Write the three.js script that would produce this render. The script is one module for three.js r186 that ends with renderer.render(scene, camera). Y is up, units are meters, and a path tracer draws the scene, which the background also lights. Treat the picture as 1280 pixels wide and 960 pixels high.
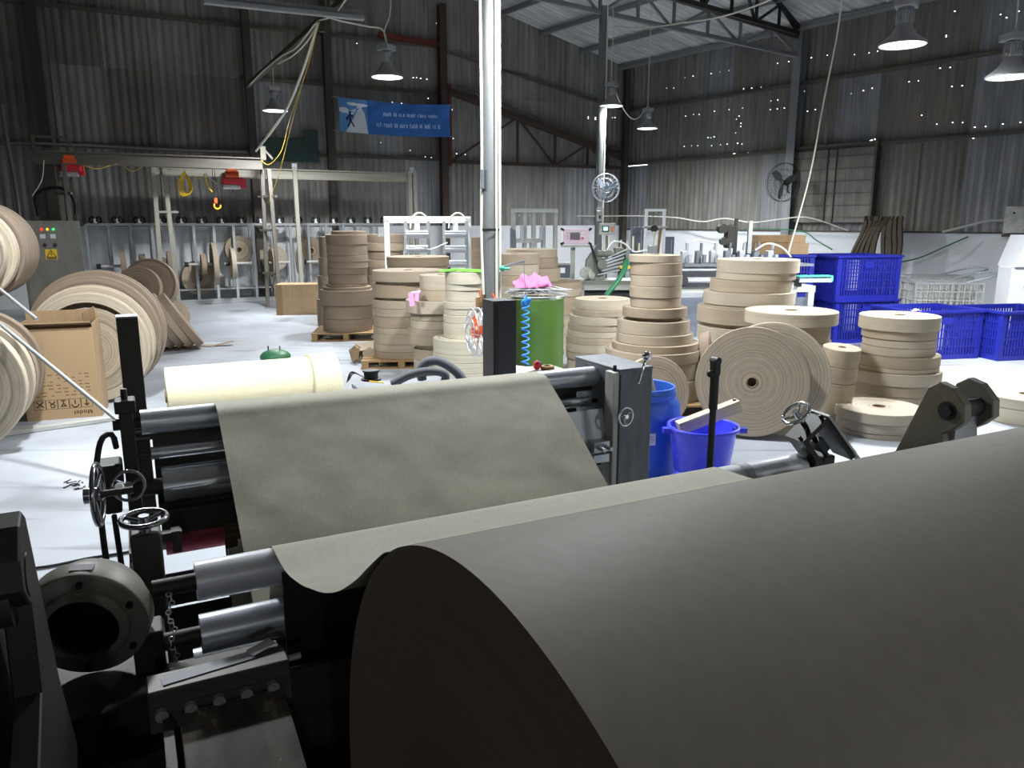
import * as THREE from 'three';
import { mergeGeometries } from 'three/addons/utils/BufferGeometryUtils.js';
import { RoundedBoxGeometry } from 'three/addons/geometries/RoundedBoxGeometry.js';

// ------------------------------------------------------------------ camera, sky, exposure
const scene = new THREE.Scene();
const CAM_H = 1.7, PITCH = Math.atan(202 / 960);
const camera = new THREE.PerspectiveCamera(53.13, 4 / 3, 0.05, 200);
camera.position.set(0, CAM_H, 0);
camera.rotation.x = -PITCH;
scene.add(camera);
scene.background = new THREE.Color(2.2, 2.3, 2.4);          // overcast daylight outside, seen only through holes in the cladding
const renderer = new THREE.WebGLRenderer({ antialias: true });
renderer.toneMapping = THREE.LinearToneMapping;
renderer.toneMappingExposure = 1.45;
renderer.shadowMap.enabled = true;
const LAMP_POWER = 76;                                      // candela of one high-bay lamp, in scene units

// ------------------------------------------------------------------ helpers
let seed = 1234567;
const rnd = (a = 0, b = 1) => { seed = (seed + 0x6D2B79F5) | 0; let t = Math.imul(seed ^ (seed >>> 15), 1 | seed); t = (t + Math.imul(t ^ (t >>> 7), 61 | t)) ^ t; return a + (b - a) * (((t ^ (t >>> 14)) >>> 0) / 4294967296); };
const V = (x, y, z) => new THREE.Vector3(x, y, z);
const CP = Math.cos(PITCH), SP = Math.sin(PITCH);
function sight(u, v) { const x = (u - 640) / 960, y = -(v - 480) / 960; return V(x, y * CP - SP, -y * SP - CP); }
function at(u, v, depth) { const r = sight(u, v); r.multiplyScalar(depth / -r.z); r.y += CAM_H; return r; }         // surveyed point: bearing and distance north of the tripod
function ground(u, v, y = 0) { const r = sight(u, v); r.multiplyScalar((y - CAM_H) / r.y); r.y += CAM_H; return r; }
const TH = THREE.MathUtils.degToRad(26.6);                  // the machine and the gable wall run this way
const A = V(Math.cos(TH), 0, -Math.sin(TH)), B = V(Math.sin(TH), 0, Math.cos(TH));
function onLine(P, u) { const k = (u - 640) / (960 / CP) / 1; // point of the A-line through P seen at bearing u (horizon level)
  const s = sight(u, 278); const q = s.x / -s.z; const t = (q * -P.z - P.x) / (A.x + q * A.z); return P.clone().addScaledVector(A, t); }

const plain = g => { const n = g.index ? g.toNonIndexed() : g; for (const k of Object.keys(n.attributes)) if (!['position', 'normal', 'uv'].includes(k)) n.deleteAttribute(k);
  if (!n.attributes.uv) n.setAttribute('uv', new THREE.BufferAttribute(new Float32Array(n.attributes.position.count * 2), 2)); n.clearGroups && n.clearGroups(); return n; };
const eul = new THREE.Euler(), m4 = new THREE.Matrix4();
function place(g, x = 0, y = 0, z = 0, rx = 0, ry = 0, rz = 0) { g = plain(g); m4.makeRotationFromEuler(eul.set(rx, ry, rz)); m4.setPosition(x, y, z); g.applyMatrix4(m4); return g; }
const box = (w, h, d, x, y, z, rx, ry, rz) => place(new THREE.BoxGeometry(w, h, d), x, y, z, rx, ry, rz);
const rbox = (w, h, d, r, x, y, z, rx, ry, rz) => place(new RoundedBoxGeometry(w, h, d, 2, Math.min(r, w / 2.1, h / 2.1, d / 2.1)), x, y, z, rx, ry, rz);
const cyl = (r1, r2, h, x, y, z, rx, ry, rz, n = 20, open = false) => place(new THREE.CylinderGeometry(r1, r2, h, n, 1, open), x, y, z, rx, ry, rz);
const sph = (r, x, y, z, sx = 1, sy = 1, sz = 1) => { const g = new THREE.SphereGeometry(r, 16, 10); g.scale(sx, sy, sz); return place(g, x, y, z); };
const tor = (R, r, x, y, z, rx, ry, rz, n = 32) => place(new THREE.TorusGeometry(R, r, 8, n), x, y, z, rx, ry, rz);
const vv = p => p.isVector3 ? p : V(p[0], p[1], p[2]);
function tube(pts, r, n = 0, k = 6, closed = false) { const c = new THREE.CatmullRomCurve3(pts.map(vv), closed, 'centripetal'); return plain(new THREE.TubeGeometry(c, n || pts.length * 8, r, k, closed)); }
function bar(p, q, w, d = w, roll = 0) {                    // square section between two points
  p = vv(p); q = vv(q); const L = p.distanceTo(q), g = plain(new THREE.BoxGeometry(w, d, L));
  const dir = q.clone().sub(p).normalize(), up = Math.abs(dir.y) > 0.95 ? V(0, 0, 1) : V(0, 1, 0);
  const x = up.clone().cross(dir).normalize(), y = dir.clone().cross(x); const m = new THREE.Matrix4().makeBasis(x, y, dir);
  if (roll) m.multiply(new THREE.Matrix4().makeRotationZ(roll));
  m.setPosition(p.clone().add(q).multiplyScalar(.5)); g.applyMatrix4(m); return g; }
function rod(p, q, r, n = 10) { p = vv(p); q = vv(q); const L = p.distanceTo(q), g = plain(new THREE.CylinderGeometry(r, r, L, n));
  g.applyQuaternion(new THREE.Quaternion().setFromUnitVectors(V(0, 1, 0), q.clone().sub(p).normalize())); const c = p.clone().add(q).multiplyScalar(.5); g.translate(c.x, c.y, c.z); return g; }
function lathe(prof, n = 40, x = 0, y = 0, z = 0, rx = 0, ry = 0, rz = 0) { return place(new THREE.LatheGeometry(prof.map(p => new THREE.Vector2(p[0], p[1])), n), x, y, z, rx, ry, rz); }
function slab(poly, depth, x = 0, y = 0, z = 0, rx = 0, ry = 0, rz = 0, bevel = 0, holes = []) { const s = new THREE.Shape(poly.map(p => new THREE.Vector2(p[0], p[1])));
  for (const h of holes) s.holes.push(new THREE.Path(h.map(p => new THREE.Vector2(p[0], p[1]))));
  return place(new THREE.ExtrudeGeometry(s, { depth, bevelEnabled: bevel > 0, bevelSize: bevel, bevelThickness: bevel, bevelSegments: 1, curveSegments: 10 }), x, y, z, rx, ry, rz); }

const taken = {};
function numbered(n) { const k = taken[n] = (taken[n] ?? -1) + 1; return k ? `${n}_${String(k).padStart(3, '0')}` : n; }
function mesh(name, geos, mat, parent) { const g = Array.isArray(geos) ? (geos.length > 1 ? mergeGeometries(geos.map(plain)) : plain(geos[0])) : geos;
  const m = new THREE.Mesh(g, mat); m.name = parent && parent !== scene ? name : numbered(name); m.castShadow = m.receiveShadow = true; (parent || scene).add(m); return m; }
function tag(o, label, category, group, kind) { o.userData = { ...o.userData, label, category }; if (group) o.userData.group = group; if (kind) o.userData.kind = kind; return o; }
function thing(name, label, category, pos = [0, 0, 0], turn = 0, group) { const o = new THREE.Group(); o.name = numbered(name); scene.add(o); const p = vv(pos); o.position.copy(p); o.rotation.y = turn; return tag(o, label, category, group); }
function struct(name, geos, mat, parent) { const m = mesh(name, geos, mat, parent); if (!parent) m.userData.kind = 'structure'; return m; }

// ------------------------------------------------------------------ procedural textures
function noiseTex(size, fn, rx = 1, ry = 1, srgb = true) { const d = new Uint8Array(size * size * 4);
  for (let j = 0; j < size; j++) for (let i = 0; i < size; i++) { const c = fn(i / size, j / size, i, j), k = (j * size + i) * 4; for (let q = 0; q < 3; q++) d[k + q] = Math.max(0, Math.min(255, (c.length ? c[q] : c) * 255)); d[k + 3] = 255; }
  const t = new THREE.DataTexture(d, size, size); t.wrapS = t.wrapT = THREE.RepeatWrapping; t.magFilter = THREE.LinearFilter; t.minFilter = THREE.LinearMipmapLinearFilter; t.generateMipmaps = true; t.repeat.set(rx, ry); if (srgb) t.colorSpace = THREE.SRGBColorSpace; t.needsUpdate = true; return t; }
function lattice(n, s) { const a = new Float32Array(n * n); let q = s * 7919 + 13; for (let i = 0; i < a.length; i++) { q = (Math.imul(q, 1664525) + 1013904223) | 0; a[i] = (q >>> 8) / 16777216; } return a; }
const lats = {};
function vnoise(u, v, nx, ny, s = 1) { const key = nx + '_' + ny + '_' + s; const L = lats[key] || (lats[key] = lattice(Math.max(nx, ny), s)); const N = Math.max(nx, ny);
  const x = u * nx, y = v * ny, i = Math.floor(x), j = Math.floor(y), fx = x - i, fy = y - j, sx = fx * fx * (3 - 2 * fx), sy = fy * fy * (3 - 2 * fy);
  const g = (a, b) => L[(((b % ny) + ny) % ny) * N + (((a % nx) + nx) % nx)];
  return (g(i, j) * (1 - sx) + g(i + 1, j) * sx) * (1 - sy) + (g(i, j + 1) * (1 - sx) + g(i + 1, j + 1) * sx) * sy; }
const fbm = (u, v, n, s = 1, o = 4) => { let a = 0, w = .5, t = 0; for (let k = 0; k < o; k++) { a += w * vnoise(u, v, n << k, n << k, s + k); t += w; w *= .5; } return a / t; };

const T = {};
T.floor = noiseTex(1024, (u, v) => { const a = fbm(u, v, 4, 3, 5), b = fbm(u, v, 16, 9, 3), sc = vnoise(u, v, 6, 90, 21), st = vnoise(u, v, 14, 14, 31);
  let c = .92 + (a - .5) * .28 + (b - .5) * .16 - (sc > .82 ? (sc - .82) * 1.5 : 0) - (st > .76 ? (st - .76) * 1.0 : 0); const w = fbm(u, v, 5, 41, 3) - .5; return [c * (1 + w * .03), c * (1 + w * .01), c * (1 - w * .03)]; }, .16, .16);
T.paper = noiseTex(512, (u, v) => { const a = fbm(u, v, 3, 5, 4), f = vnoise(u, v, 256, 128, 8); const c = .93 + (a - .5) * .16 + (f - .5) * .05; return [c, c * .995, c * .985]; });
T.paperBump = noiseTex(256, (u, v) => fbm(u, v, 3, 15, 4), 1, 1, false);
T.wind = noiseTex(512, (u, v) => {                           // left half: wound edge of the strip (rings); right half: outer paper layer
  if (u < .5) { const r = vnoise(.5, v, 1, 256, 3), q = vnoise(.5, v, 1, 64, 4), w = vnoise(.5, v, 1, 17, 5); const c = .86 + (r - .5) * .2 + (q - .5) * .1 - (w > .82 ? (w - .82) * 1.2 : 0) + (vnoise(u, v, 20, 40, 6) - .5) * .05; return [c, c * .985, c * .965]; }
  const c = .90 + (fbm(u, v, 8, 12, 3) - .5) * .12 + (vnoise(u, v, 4, 128, 14) - .5) * .06; return [c, c * .99, c * .98]; });
T.sheet = noiseTex(512, (u, v) => { const a = vnoise(u, v, 64, 3, 2), b = fbm(u, v, 6, 7, 4), d = vnoise(u, v, 128, 8, 5); const c = .84 + (a - .5) * .14 + (b - .5) * .2 + (d - .5) * .06; const rust = b > .64 ? (b - .64) * 1.1 : 0; return [c + rust * .1, c - rust * .12, c - rust * .25]; });
T.plaster = noiseTex(512, (u, v) => { const c = .92 + (fbm(u, v, 5, 17, 4) - .5) * .14 - (vnoise(u, v, 40, 6, 3) > .88 ? .05 : 0); return [c, c, c]; }, .2, .2);
T.metal = noiseTex(256, (u, v) => { const c = .85 + (fbm(u, v, 6, 23, 4) - .5) * .25 + (vnoise(u, v, 90, 90, 6) - .5) * .06; return [c, c * .99, c * .97]; });
T.worn = noiseTex(512, (u, v) => { const a = fbm(u, v, 5, 61, 5), s = vnoise(u, v, 5, 120, 8); let c = .62 + (a - .5) * .9; if (a > .56) c = .95 - (vnoise(u, v, 60, 60, 3)) * .15; if (s > .9) c *= .7; return [c, c * .95, c * .88]; });
T.wood = noiseTex(256, (u, v) => { const g = vnoise(u, v, 3, 60, 3), h = fbm(u, v, 4, 5, 3); const c = .82 + (g - .5) * .25 + (h - .5) * .15; return [c, c * .96, c * .9]; });
T.card = noiseTex(256, (u, v) => { const c = .9 + (vnoise(u, v, 70, 2, 3) - .5) * .06 + (fbm(u, v, 5, 8, 3) - .5) * .12; return [c, c * .985, c * .97]; });

const S = (color, roughness = .7, metalness = 0, o = {}) => new THREE.MeshStandardMaterial({ color, roughness, metalness, side: THREE.DoubleSide, ...o });
const M = {
  floor: S('#b1b6bd', .42, 0, { map: T.floor }), plaster: S('#e4e7ea', .8, 0, { map: T.plaster }),
  sheets: ['#9c9893', '#94918c', '#a4a19c', '#86827c', '#9e9c94', '#adaeb0'].map(c => S(c, .62, .15, { map: T.sheet })),
  sheetsB: ['#93908a', '#999791', '#8b877f', '#a1a2a5', '#8f8c84'].map(c => S(c, .62, .15, { map: T.sheet })),
  roof: ['#e9ebea', '#dfe1e0', '#f0f1f0'].map(c => S(c, .6, .1, { map: T.sheet })),
  darkSteel: S('#55514c', .6, .3, { map: T.metal }), brownSteel: S('#4f423b', .75, .2, { map: T.metal }), redSteel: S('#7d3a30', .7, .2, { map: T.metal }), greySteel: S('#a0a4aa', .55, .3, { map: T.metal }), girt: S('#6f6a63', .7, .3, { map: T.metal }),
  galv: S('#bdc3c8', .42, .3, { map: T.metal }), poleGrey: S('#82878b', .55, .05, { map: T.metal }), whitePaint: S('#e4e7e8', .5, .05), offWhite: S('#cfd2cf', .55, .1, { map: T.metal }), cream: S('#d7d0b4', .5, .1), lampGrey: S('#9a9b9c', .45, .2), black: S('#161616', .5, .1), rubber: S('#1b1b1d', .75), darkGrey: S('#34363a', .55, .2), chrome: S('#d4d8dc', .12, 1), steel: S('#ccd1da', .3, .6), steelDull: S('#c2c7cd', .38, .7), blackSteel: S('#35332f', .55, .3, { map: T.metal }), machineGrey: S('#7a818b', .5, .1, { map: T.metal }), machineGreen: S('#8d948a', .5, .15, { map: T.metal }), machinePale: S('#c3c8c6', .45, .1, { map: T.metal }), machineBlue: S('#6d7686', .5, .1, { map: T.metal }),
  worn: S('#8c8780', .6, .2, { map: T.worn }), kraftWeb: S('#a2a091', .78, 0, { map: T.paper, bumpMap: T.paperBump, bumpScale: .02 }), kraftEdge: S('#6b5a45', .9, 0, { map: T.wind }),
  roll: ['#a5957f', '#afa28d', '#beb4a1', '#c9c3b0', '#918170', '#a08f77'].map(c => S(c, .85, 0, { map: T.wind })),
  core: S('#8a7050', .85, 0, { map: T.card }), card: S('#a88f6f', .85, 0, { map: T.card }), cardDark: S('#907656', .85, 0, { map: T.card }), wood: S('#ae9068', .8, 0, { map: T.wood }), paleWood: S('#fbf3da', .75, 0, { map: T.wood }), creamPaper: S('#e2dab8', .7, 0, { map: T.paper }),
  blueCrate: S('#1b2388', .42), blueDrum: S('#2f66d2', .38), blueTub: S('#3a42e2', .4), blueHose: S('#2f8ae0', .35), green: S('#4a6a2e', .35, .1), greenHose: S('#1f6a44', .5), greenTape: S('#7fd24e', .5), teal: S('#2c4744', .7), pink: S('#e884b8', .85), redRoll: S('#a83e56', .55), orange: S('#f0632a', .5), yellow: S('#e8c32a', .55), yellowCord: S('#c9a83a', .6), red: S('#c02028', .5), cableWhite: S('#d8d6c8', .6), cableBlack: S('#17171a', .6), hose: S('#56585c', .75), warn: S('#d8b21c', .6), purpleGrey: S('#4e4653', .5), screenPink: S('#d9c4d2', .5), paperGrey: S('#b9bcc2', .8), white: S('#f0f0ee', .6), gantryWhite: S('#aeada2', .55, .05, { map: T.metal }), brownStrip: S('#4d4436', .85),
  clear: new THREE.MeshPhysicalMaterial({ color: '#dfe8e8', roughness: .08, transmission: 1, thickness: 0, side: THREE.DoubleSide }),
  diffuser: S('#ffffff', .5, 0, { emissive: new THREE.Color(.9, .97, 1), emissiveIntensity: 2.2 }),
};
const glow = (c, k) => S(c, .5, 0, { emissive: new THREE.Color(c), emissiveIntensity: k });
function canvasMat(w, h, draw, rough = .7, o = {}) { const c = document.createElement('canvas'); c.width = w; c.height = h; draw(c.getContext('2d'), w, h); const t = new THREE.CanvasTexture(c); t.colorSpace = THREE.SRGBColorSpace; t.anisotropy = 4; return S('#ffffff', rough, 0, { map: t, ...o }); }

// ------------------------------------------------------------------ the hall
const CORNER = at(783, 88, 22); const EAVE = CORNER.y; CORNER.y = 0;             // where gable wall and side wall meet
const PB = -53.7 * Math.PI / 180, WB = V(Math.cos(PB), 0, -Math.sin(PB)), NB = V(Math.sin(PB), 0, Math.cos(PB));
const SLOPE = .258;
const hallPt = (d, e, y = 0) => CORNER.clone().addScaledVector(A, -d).addScaledVector(WB, e).setY(y);   // d along the gable from the corner, e along the side wall
const LA = 26, LB = 34;
const roofH = d => EAVE + SLOPE * Math.min(d, LA - d);
{ // floor slab
  const p = [hallPt(-.4, -.4), hallPt(LA, -.4), hallPt(LA, LB), hallPt(-.4, LB)]; const s = new THREE.Shape(p.map(q => new THREE.Vector2(q.x, -q.z)));
  const g = plain(new THREE.ExtrudeGeometry(s, { depth: .2, bevelEnabled: false })); g.rotateX(-Math.PI / 2); g.translate(0, -.2, 0);
  struct('floor', g, M.floor);
}
// corrugated sheet with real holes: origin o, unit vectors ux (across the ribs), uy (along the ribs), un (towards the room)
function corrugated(o, ux, uy, un, w, l, pitch = .15, amp = .018, holes = [], lTop = null) {
  const P = [], U = []; const per = 6, n = Math.max(1, Math.round(w / pitch)) * per; const prof = [0, .1, .5, 1, 1, .5];
  const wave = k => -amp * (prof[((k % per) + per) % per]);
  const pt = (k, y) => { const x = w * k / n, a = wave(k); return [o.x + ux.x * x + uy.x * y + un.x * a, o.y + ux.y * x + uy.y * y + un.y * a, o.z + ux.z * x + uy.z * y + un.z * a, x, y]; };
  for (let k = 0; k < n; k++) { const xa = w * k / n, xb = w * (k + 1) / n; const hs = holes.filter(h => h[0] >= xa && h[0] < xb).sort((p, q) => p[1] - q[1]); let y = 0; const segs = [];
    for (const h of hs) { const r = (h[2] || .013) * .62; if (h[1] - r > y && h[1] + r < l) { segs.push([y, h[1] - r]); y = h[1] + r; } } segs.push([y, l]);
    for (const [y0, y1] of segs) { const a = pt(k, y0), b = pt(k + 1, y0), c = pt(k + 1, y1), d = pt(k, y1); for (const q of [a, b, c, a, c, d]) { P.push(q[0], q[1], q[2]); U.push(q[3] * .55 + o.x * .37, q[4] * .3 + o.y * .21); } } }
  const g = new THREE.BufferGeometry(); g.setAttribute('position', new THREE.Float32BufferAttribute(P, 3)); g.setAttribute('uv', new THREE.Float32BufferAttribute(U, 2)); g.computeVertexNormals(); return g; }
const Y = V(0, 1, 0);
const onWall = (u, v, N) => { const r = sight(u, v), c = CORNER.clone().setY(0), cam = V(0, CAM_H, 0); const t = c.clone().sub(cam.clone().setY(0)).dot(N) / r.dot(N); return r.multiplyScalar(t).setY(r.y + CAM_H); };
// daylight specks: nail holes where the sheets are fixed (bearing, elevation, half height)
const holesB = [[856, 97], [866, 95], [888, 92], [899, 90], [910, 88], [832, 110], [842, 110], [929, 111, .025], [940, 110], [951, 109], [857, 145], [867, 143], [874, 143], [892, 139], [911, 137], [927, 135], [924, 145], [920, 149], [925, 154], [925, 158], [919, 166], [884, 172], [888, 172], [892, 171], [855, 183], [864, 182], [872, 182], [889, 182], [900, 181], [909, 180], [922, 179], [927, 180], [916, 192], [919, 192], [929, 192], [935, 191], [941, 191],
  [971, 79], [985, 77], [1014, 72], [1033, 69], [1068, 68], [1085, 66], [1096, 64], [1192, 14], [1233, 6], [1250, 18], [1257, 22], [1272, 14], [1182, 45, .035], [974, 108], [989, 105], [963, 126], [972, 125], [1004, 114, .025], [1175, 85], [1187, 84], [1136, 102], [1148, 101], [1063, 117], [1079, 113], [1090, 110], [1190, 108], [1203, 107], [1009, 139], [1018, 137], [962, 137], [971, 136], [980, 135], [1151, 144], [1171, 155], [1190, 153], [1203, 153], [1218, 159], [1232, 158], [1253, 155], [1275, 153], [1231, 167], [1245, 165], [1259, 164], [1217, 172, .025], [1088, 176, .02], [1090, 175, .02], [1092, 174, .02], [967, 192], [998, 198], [1011, 194], [1015, 194], [1026, 195], [1057, 195], [1069, 199, .03]];
const holesA = [[546, 29, .025], [446, 54], [517, 97], [521, 97], [526, 98], [534, 99], [555, 106, .03], [536, 123], [549, 123], [490, 128], [503, 129], [562, 137], [565, 137], [560, 149], [560, 154], [567, 173], [476, 178], [513, 188], [532, 196], [540, 197], [571, 192], [582, 193], [473, 198], [550, 198], [558, 210], [736, 147, .05], [745, 148, .06], [779, 147, .03], [784, 95, .08], [766, 147], [769, 147]];
const wallA = new THREE.Group(); wallA.name = 'wall_gable'; wallA.userData.kind = 'structure'; scene.add(wallA);
const wallB = new THREE.Group(); wallB.name = 'wall_side'; wallB.userData.kind = 'structure'; scene.add(wallB);
{
  const HA = holesA.map(([u, v, r]) => { const p = onWall(u, v, B); return [-p.clone().sub(CORNER).dot(A), p.y, r]; });
  const HB = holesB.map(([u, v, r]) => { const p = onWall(u, v, NB); return [p.clone().sub(CORNER).dot(WB), p.y, r]; });
  const rowsA = [[1.5, 3.22], [3.18, 4.78], [4.74, 0]], W = .9;
  for (let i = 0; i < 20; i++) for (let r = 0; r < 3; r++) { const d1 = (i + 1) * W + .03, d0 = i * W - .005; const y0 = rowsA[r][0], y1 = r == 2 ? roofH(d1) + .12 : rowsA[r][1];
    const o = hallPt(d1, 0, y0).addScaledVector(B, -.004 * (r % 2) - .006 * (i % 2)); const hs = HA.filter(h => h[0] >= d0 && h[0] < d1 - .02).map(h => [d1 - h[0], h[1] - y0, h[2]]);
    let k = Math.floor(rnd(0, 5)); if (i > 12 && k > 2) k = 3; if ((r == 1 && (i == 9 || i == 10)) || (r == 0 && (i == 6 || i == 1)) || (r == 1 && i == 7)) k = 5; mesh('corrugated_sheet', corrugated(o, A, Y, B, d1 - d0, y1 - y0, .15, .02, hs), M.sheets[k], wallA); }
  const rowsB = [[1.42, 3.27], [3.23, 4.66], [4.62, EAVE + .15]];
  for (let i = 0; i < 18; i++) for (let r = 0; r < 3; r++) { const e0 = i * W - .005, e1 = (i + 1) * W + .03; const y0 = rowsB[r][0]; let y1 = rowsB[r][1]; if (r == 0 && i == 0) y1 = 3.2;
    const o = hallPt(0, e0, y0).addScaledVector(NB, -.004 * (r % 2) - .006 * (i % 2)); const hs = HB.filter(h => h[0] >= e0 && h[0] < e1 - .03).map(h => [h[0] - e0, h[1] - y0, h[2]]);
    let k = Math.floor(rnd(0, 5)); if (i == 10 || i == 11) k = 3; if (i == 9 || i == 8) k = 2; mesh('corrugated_sheet', corrugated(o, WB, Y, NB, e1 - e0, y1 - y0, .15, .02, hs), M.sheetsB[k], wallB); }
  // masonry base, girts
  const along = (P, Q, n, y0, y1, t) => { const p = P.clone().addScaledVector(n, -t / 2), q = Q.clone().addScaledVector(n, -t / 2); return bar(p.setY((y0 + y1) / 2), q.setY((y0 + y1) / 2), t, y1 - y0); };
  mesh('masonry_base', along(hallPt(0, 0), hallPt(LA, 0), B, 0, 1.62, .22).translate(B.x * .14, 0, B.z * .14), M.plaster, wallA);
  mesh('masonry_base', along(hallPt(0, 0), hallPt(0, LB), NB, 0, 1.5, .22).translate(NB.x * .14, 0, NB.z * .14), M.plaster, wallB);
  for (const y of [3.2, 5.79]) mesh('girt', bar(hallPt(5.4, 0, y).addScaledVector(B, .05), hallPt(18, 0, y).addScaledVector(B, .05), .06, .07), M.girt, wallA);
  mesh('girt', bar(hallPt(5.4, 0, 4.74).addScaledVector(B, .05), hallPt(10, 0, 4.74).addScaledVector(B, .05), .06, .07), M.girt, wallA);
  mesh('girt', bar(hallPt(.1, 0, 4.68).addScaledVector(B, .05), hallPt(5.3, 0, 5.72).addScaledVector(B, .05), .06, .06), M.girt, wallA);
  mesh('girt', bar(hallPt(5.47, 0, 5.82).addScaledVector(B, .12), hallPt(6.9, 0, 5.9).addScaledVector(B, .12), .08, .12), M.redSteel, wallA);
  for (const y of [3.25, 4.64]) mesh('girt', bar(hallPt(0, .1, y).addScaledVector(NB, .05), hallPt(0, 16.2, y).addScaledVector(NB, .05), .06, .07), M.girt, wallB);
  mesh('ledge', bar(hallPt(0, 0, 1.515).addScaledVector(NB, .1), hallPt(0, 16, 1.515).addScaledVector(NB, .1), .12, .03), M.darkSteel, wallB);
  // the far parts of these two walls, outside the picture
  mesh('cladding', slab([[18, 0], [LA, 0], [LA, roofH(LA)], [18, roofH(18)]].map(([d, y]) => [-d, y]), .05).applyMatrix4(new THREE.Matrix4().makeBasis(A, Y, B).setPosition(CORNER.clone().addScaledVector(B, -.05))), M.sheets[1], wallA);
  mesh('cladding', along(hallPt(0, 16.2), hallPt(0, LB), NB, 1.42, EAVE + .1, .05), M.sheetsB[0], wallB);
  const wallC = along(hallPt(LA, 0), hallPt(LA, LB), NB.clone().negate(), 0, EAVE + .1, .1); struct('wall_far_side', wallC, M.sheets[1]);
  struct('wall_near_gable', slab([[0, 0], [-LA, 0], [-LA, roofH(LA)], [-LA / 2, roofH(LA / 2) + .1], [0, EAVE + .1]], .1).applyMatrix4(new THREE.Matrix4().makeBasis(A, Y, B).setPosition(hallPt(0, LB))), M.sheets[1]);
}
{ // roof: sheets over purlins, closed above by the outer skin
  const ceil = new THREE.Group(); ceil.name = 'ceiling'; ceil.userData.kind = 'structure'; scene.add(ceil);
  for (const [d0, d1] of [[-.4, LA / 2], [LA / 2, LA + .4]]) { const h = d => EAVE + SLOPE * (d <= LA / 2 && d0 < 1 ? d : LA - d);
    const P = [hallPt(d0, -.5, h(d0) + .14), hallPt(d1, -.5, h(d1) + .14), hallPt(d1, LB + .5, h(d1) + .14), hallPt(d0, LB + .5, h(d0) + .14)], Q = P.map(p => p.clone().setY(p.y + .08)); const g = [];
    const tri = (a, b, c) => g.push(a, b, c), quad = (a, b, c, d) => { tri(a, b, c); tri(a, c, d); }; quad(...P); quad(...Q); for (let i = 0; i < 4; i++) quad(P[i], P[(i + 1) % 4], Q[(i + 1) % 4], Q[i]);
    const bg = new THREE.BufferGeometry().setFromPoints(g); bg.computeVertexNormals(); mesh('roof_skin', plain(bg), M.sheets[1], ceil); }
  const up = A.clone().multiplyScalar(-1).setY(SLOPE).normalize(); const un = up.clone().cross(WB).normalize(); if (un.y > 0) un.negate();
  for (let i = 0; i < 20; i++) for (let r = 0; r < 2; r++) { const o = hallPt(r * 5.2 - .05, i * 1.0, EAVE + SLOPE * (r * 5.2) + .06 - r * .01); mesh('roof_sheet', corrugated(o, WB, up, un, 1.02, 5.5, .17, .02), M.roof[Math.floor(rnd(0, 3))], ceil); }
  for (let k = 0; k < 9; k++) { const d = .25 + k * 1.2; mesh('purlin', bar(hallPt(d, 0, roofH(d) - .03), hallPt(d, 20, roofH(d) - .03), .06, .12), M.greySteel, ceil); }
}
// ------------------------------------------------------------------ steelwork
function column(P, top, w, label, mat = M.darkSteel, turn = TH) { const t = thing('steel_column', label, 'column', [P.x, 0, P.z], turn);
  mesh('web', box(.012, top, w, 0, top / 2, 0), mat, t); for (const s of [-1, 1]) mesh('flange', box(w, top, .014, 0, top / 2, s * w / 2), mat, t); mesh('base_plate', box(w * 2, .02, w * 2, 0, .01, 0), mat, t); return t; }
const inA = (d, z = .14) => hallPt(d, 0).addScaledVector(B, z);
column(inA(13.75, .2), 7.2, .16, 'dark steel column on the gable wall beside the old angle bracket');
column(inA(9.85, .2), 7.6, .16, 'dark steel column on the gable wall behind the near hoist rail end');
column(inA(8.15, .2), 7.2, .16, 'dark steel column at the figure end of the blue banner');
column(inA(5.4, .2), 6.7, .18, 'dark rusty steel column at the plain end of the blue banner', M.brownSteel);
column(hallPt(.12, .12).addScaledVector(B, .2).addScaledVector(NB, .1), EAVE - .05, .14, 'dark steel column in the corner of the hall');
const E0 = hallPt(0, 0).addScaledVector(WB, WB.dot(V(6.29, 0, -17.63).sub(CORNER))).addScaledVector(NB, .16);
column(E0, EAVE - .05, .2, 'steel column carrying the roof trusses beside the wall fan', M.greySteel, PB);
{ // lean-to half truss fixed on the gable wall
  const t = thing('half_truss', 'rusty brown half truss fixed across the gable wall cladding', 'truss', inA(0, .12), TH);
  const top = d => 3.4 + (4.79 - 3.4) * d / 5.18, bot = 3.16; const p = (d, y) => [-d, y, 0];
  mesh('top_chord', bar(p(.15, top(.15)), p(5.25, top(5.25)), .09, .16), M.brownSteel, t); mesh('rail', bar(p(.15, top(.15) + .16), p(5.0, top(5.0) + .2), .04, .04), M.girt, t); mesh('bottom_chord', bar(p(.15, bot), p(5.25, bot), .08, .08), M.brownSteel, t);
  let pd = 5.2, alt = false; for (const d of [3.35, 2.25, 1.25, .6]) { mesh('web_member', bar(p(d, bot), p(d, top(d)), .05), M.brownSteel, t); mesh('web_member', alt ? bar(p(pd, top(pd)), p(d, bot), .045) : bar(p(pd, bot), p(d, top(d)), .045), M.brownSteel, t); alt = !alt; pd = d; }
  mesh('end_post', bar(p(5.2, bot - .1), p(5.2, 4.95), .08), M.redSteel, t);
}
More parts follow.
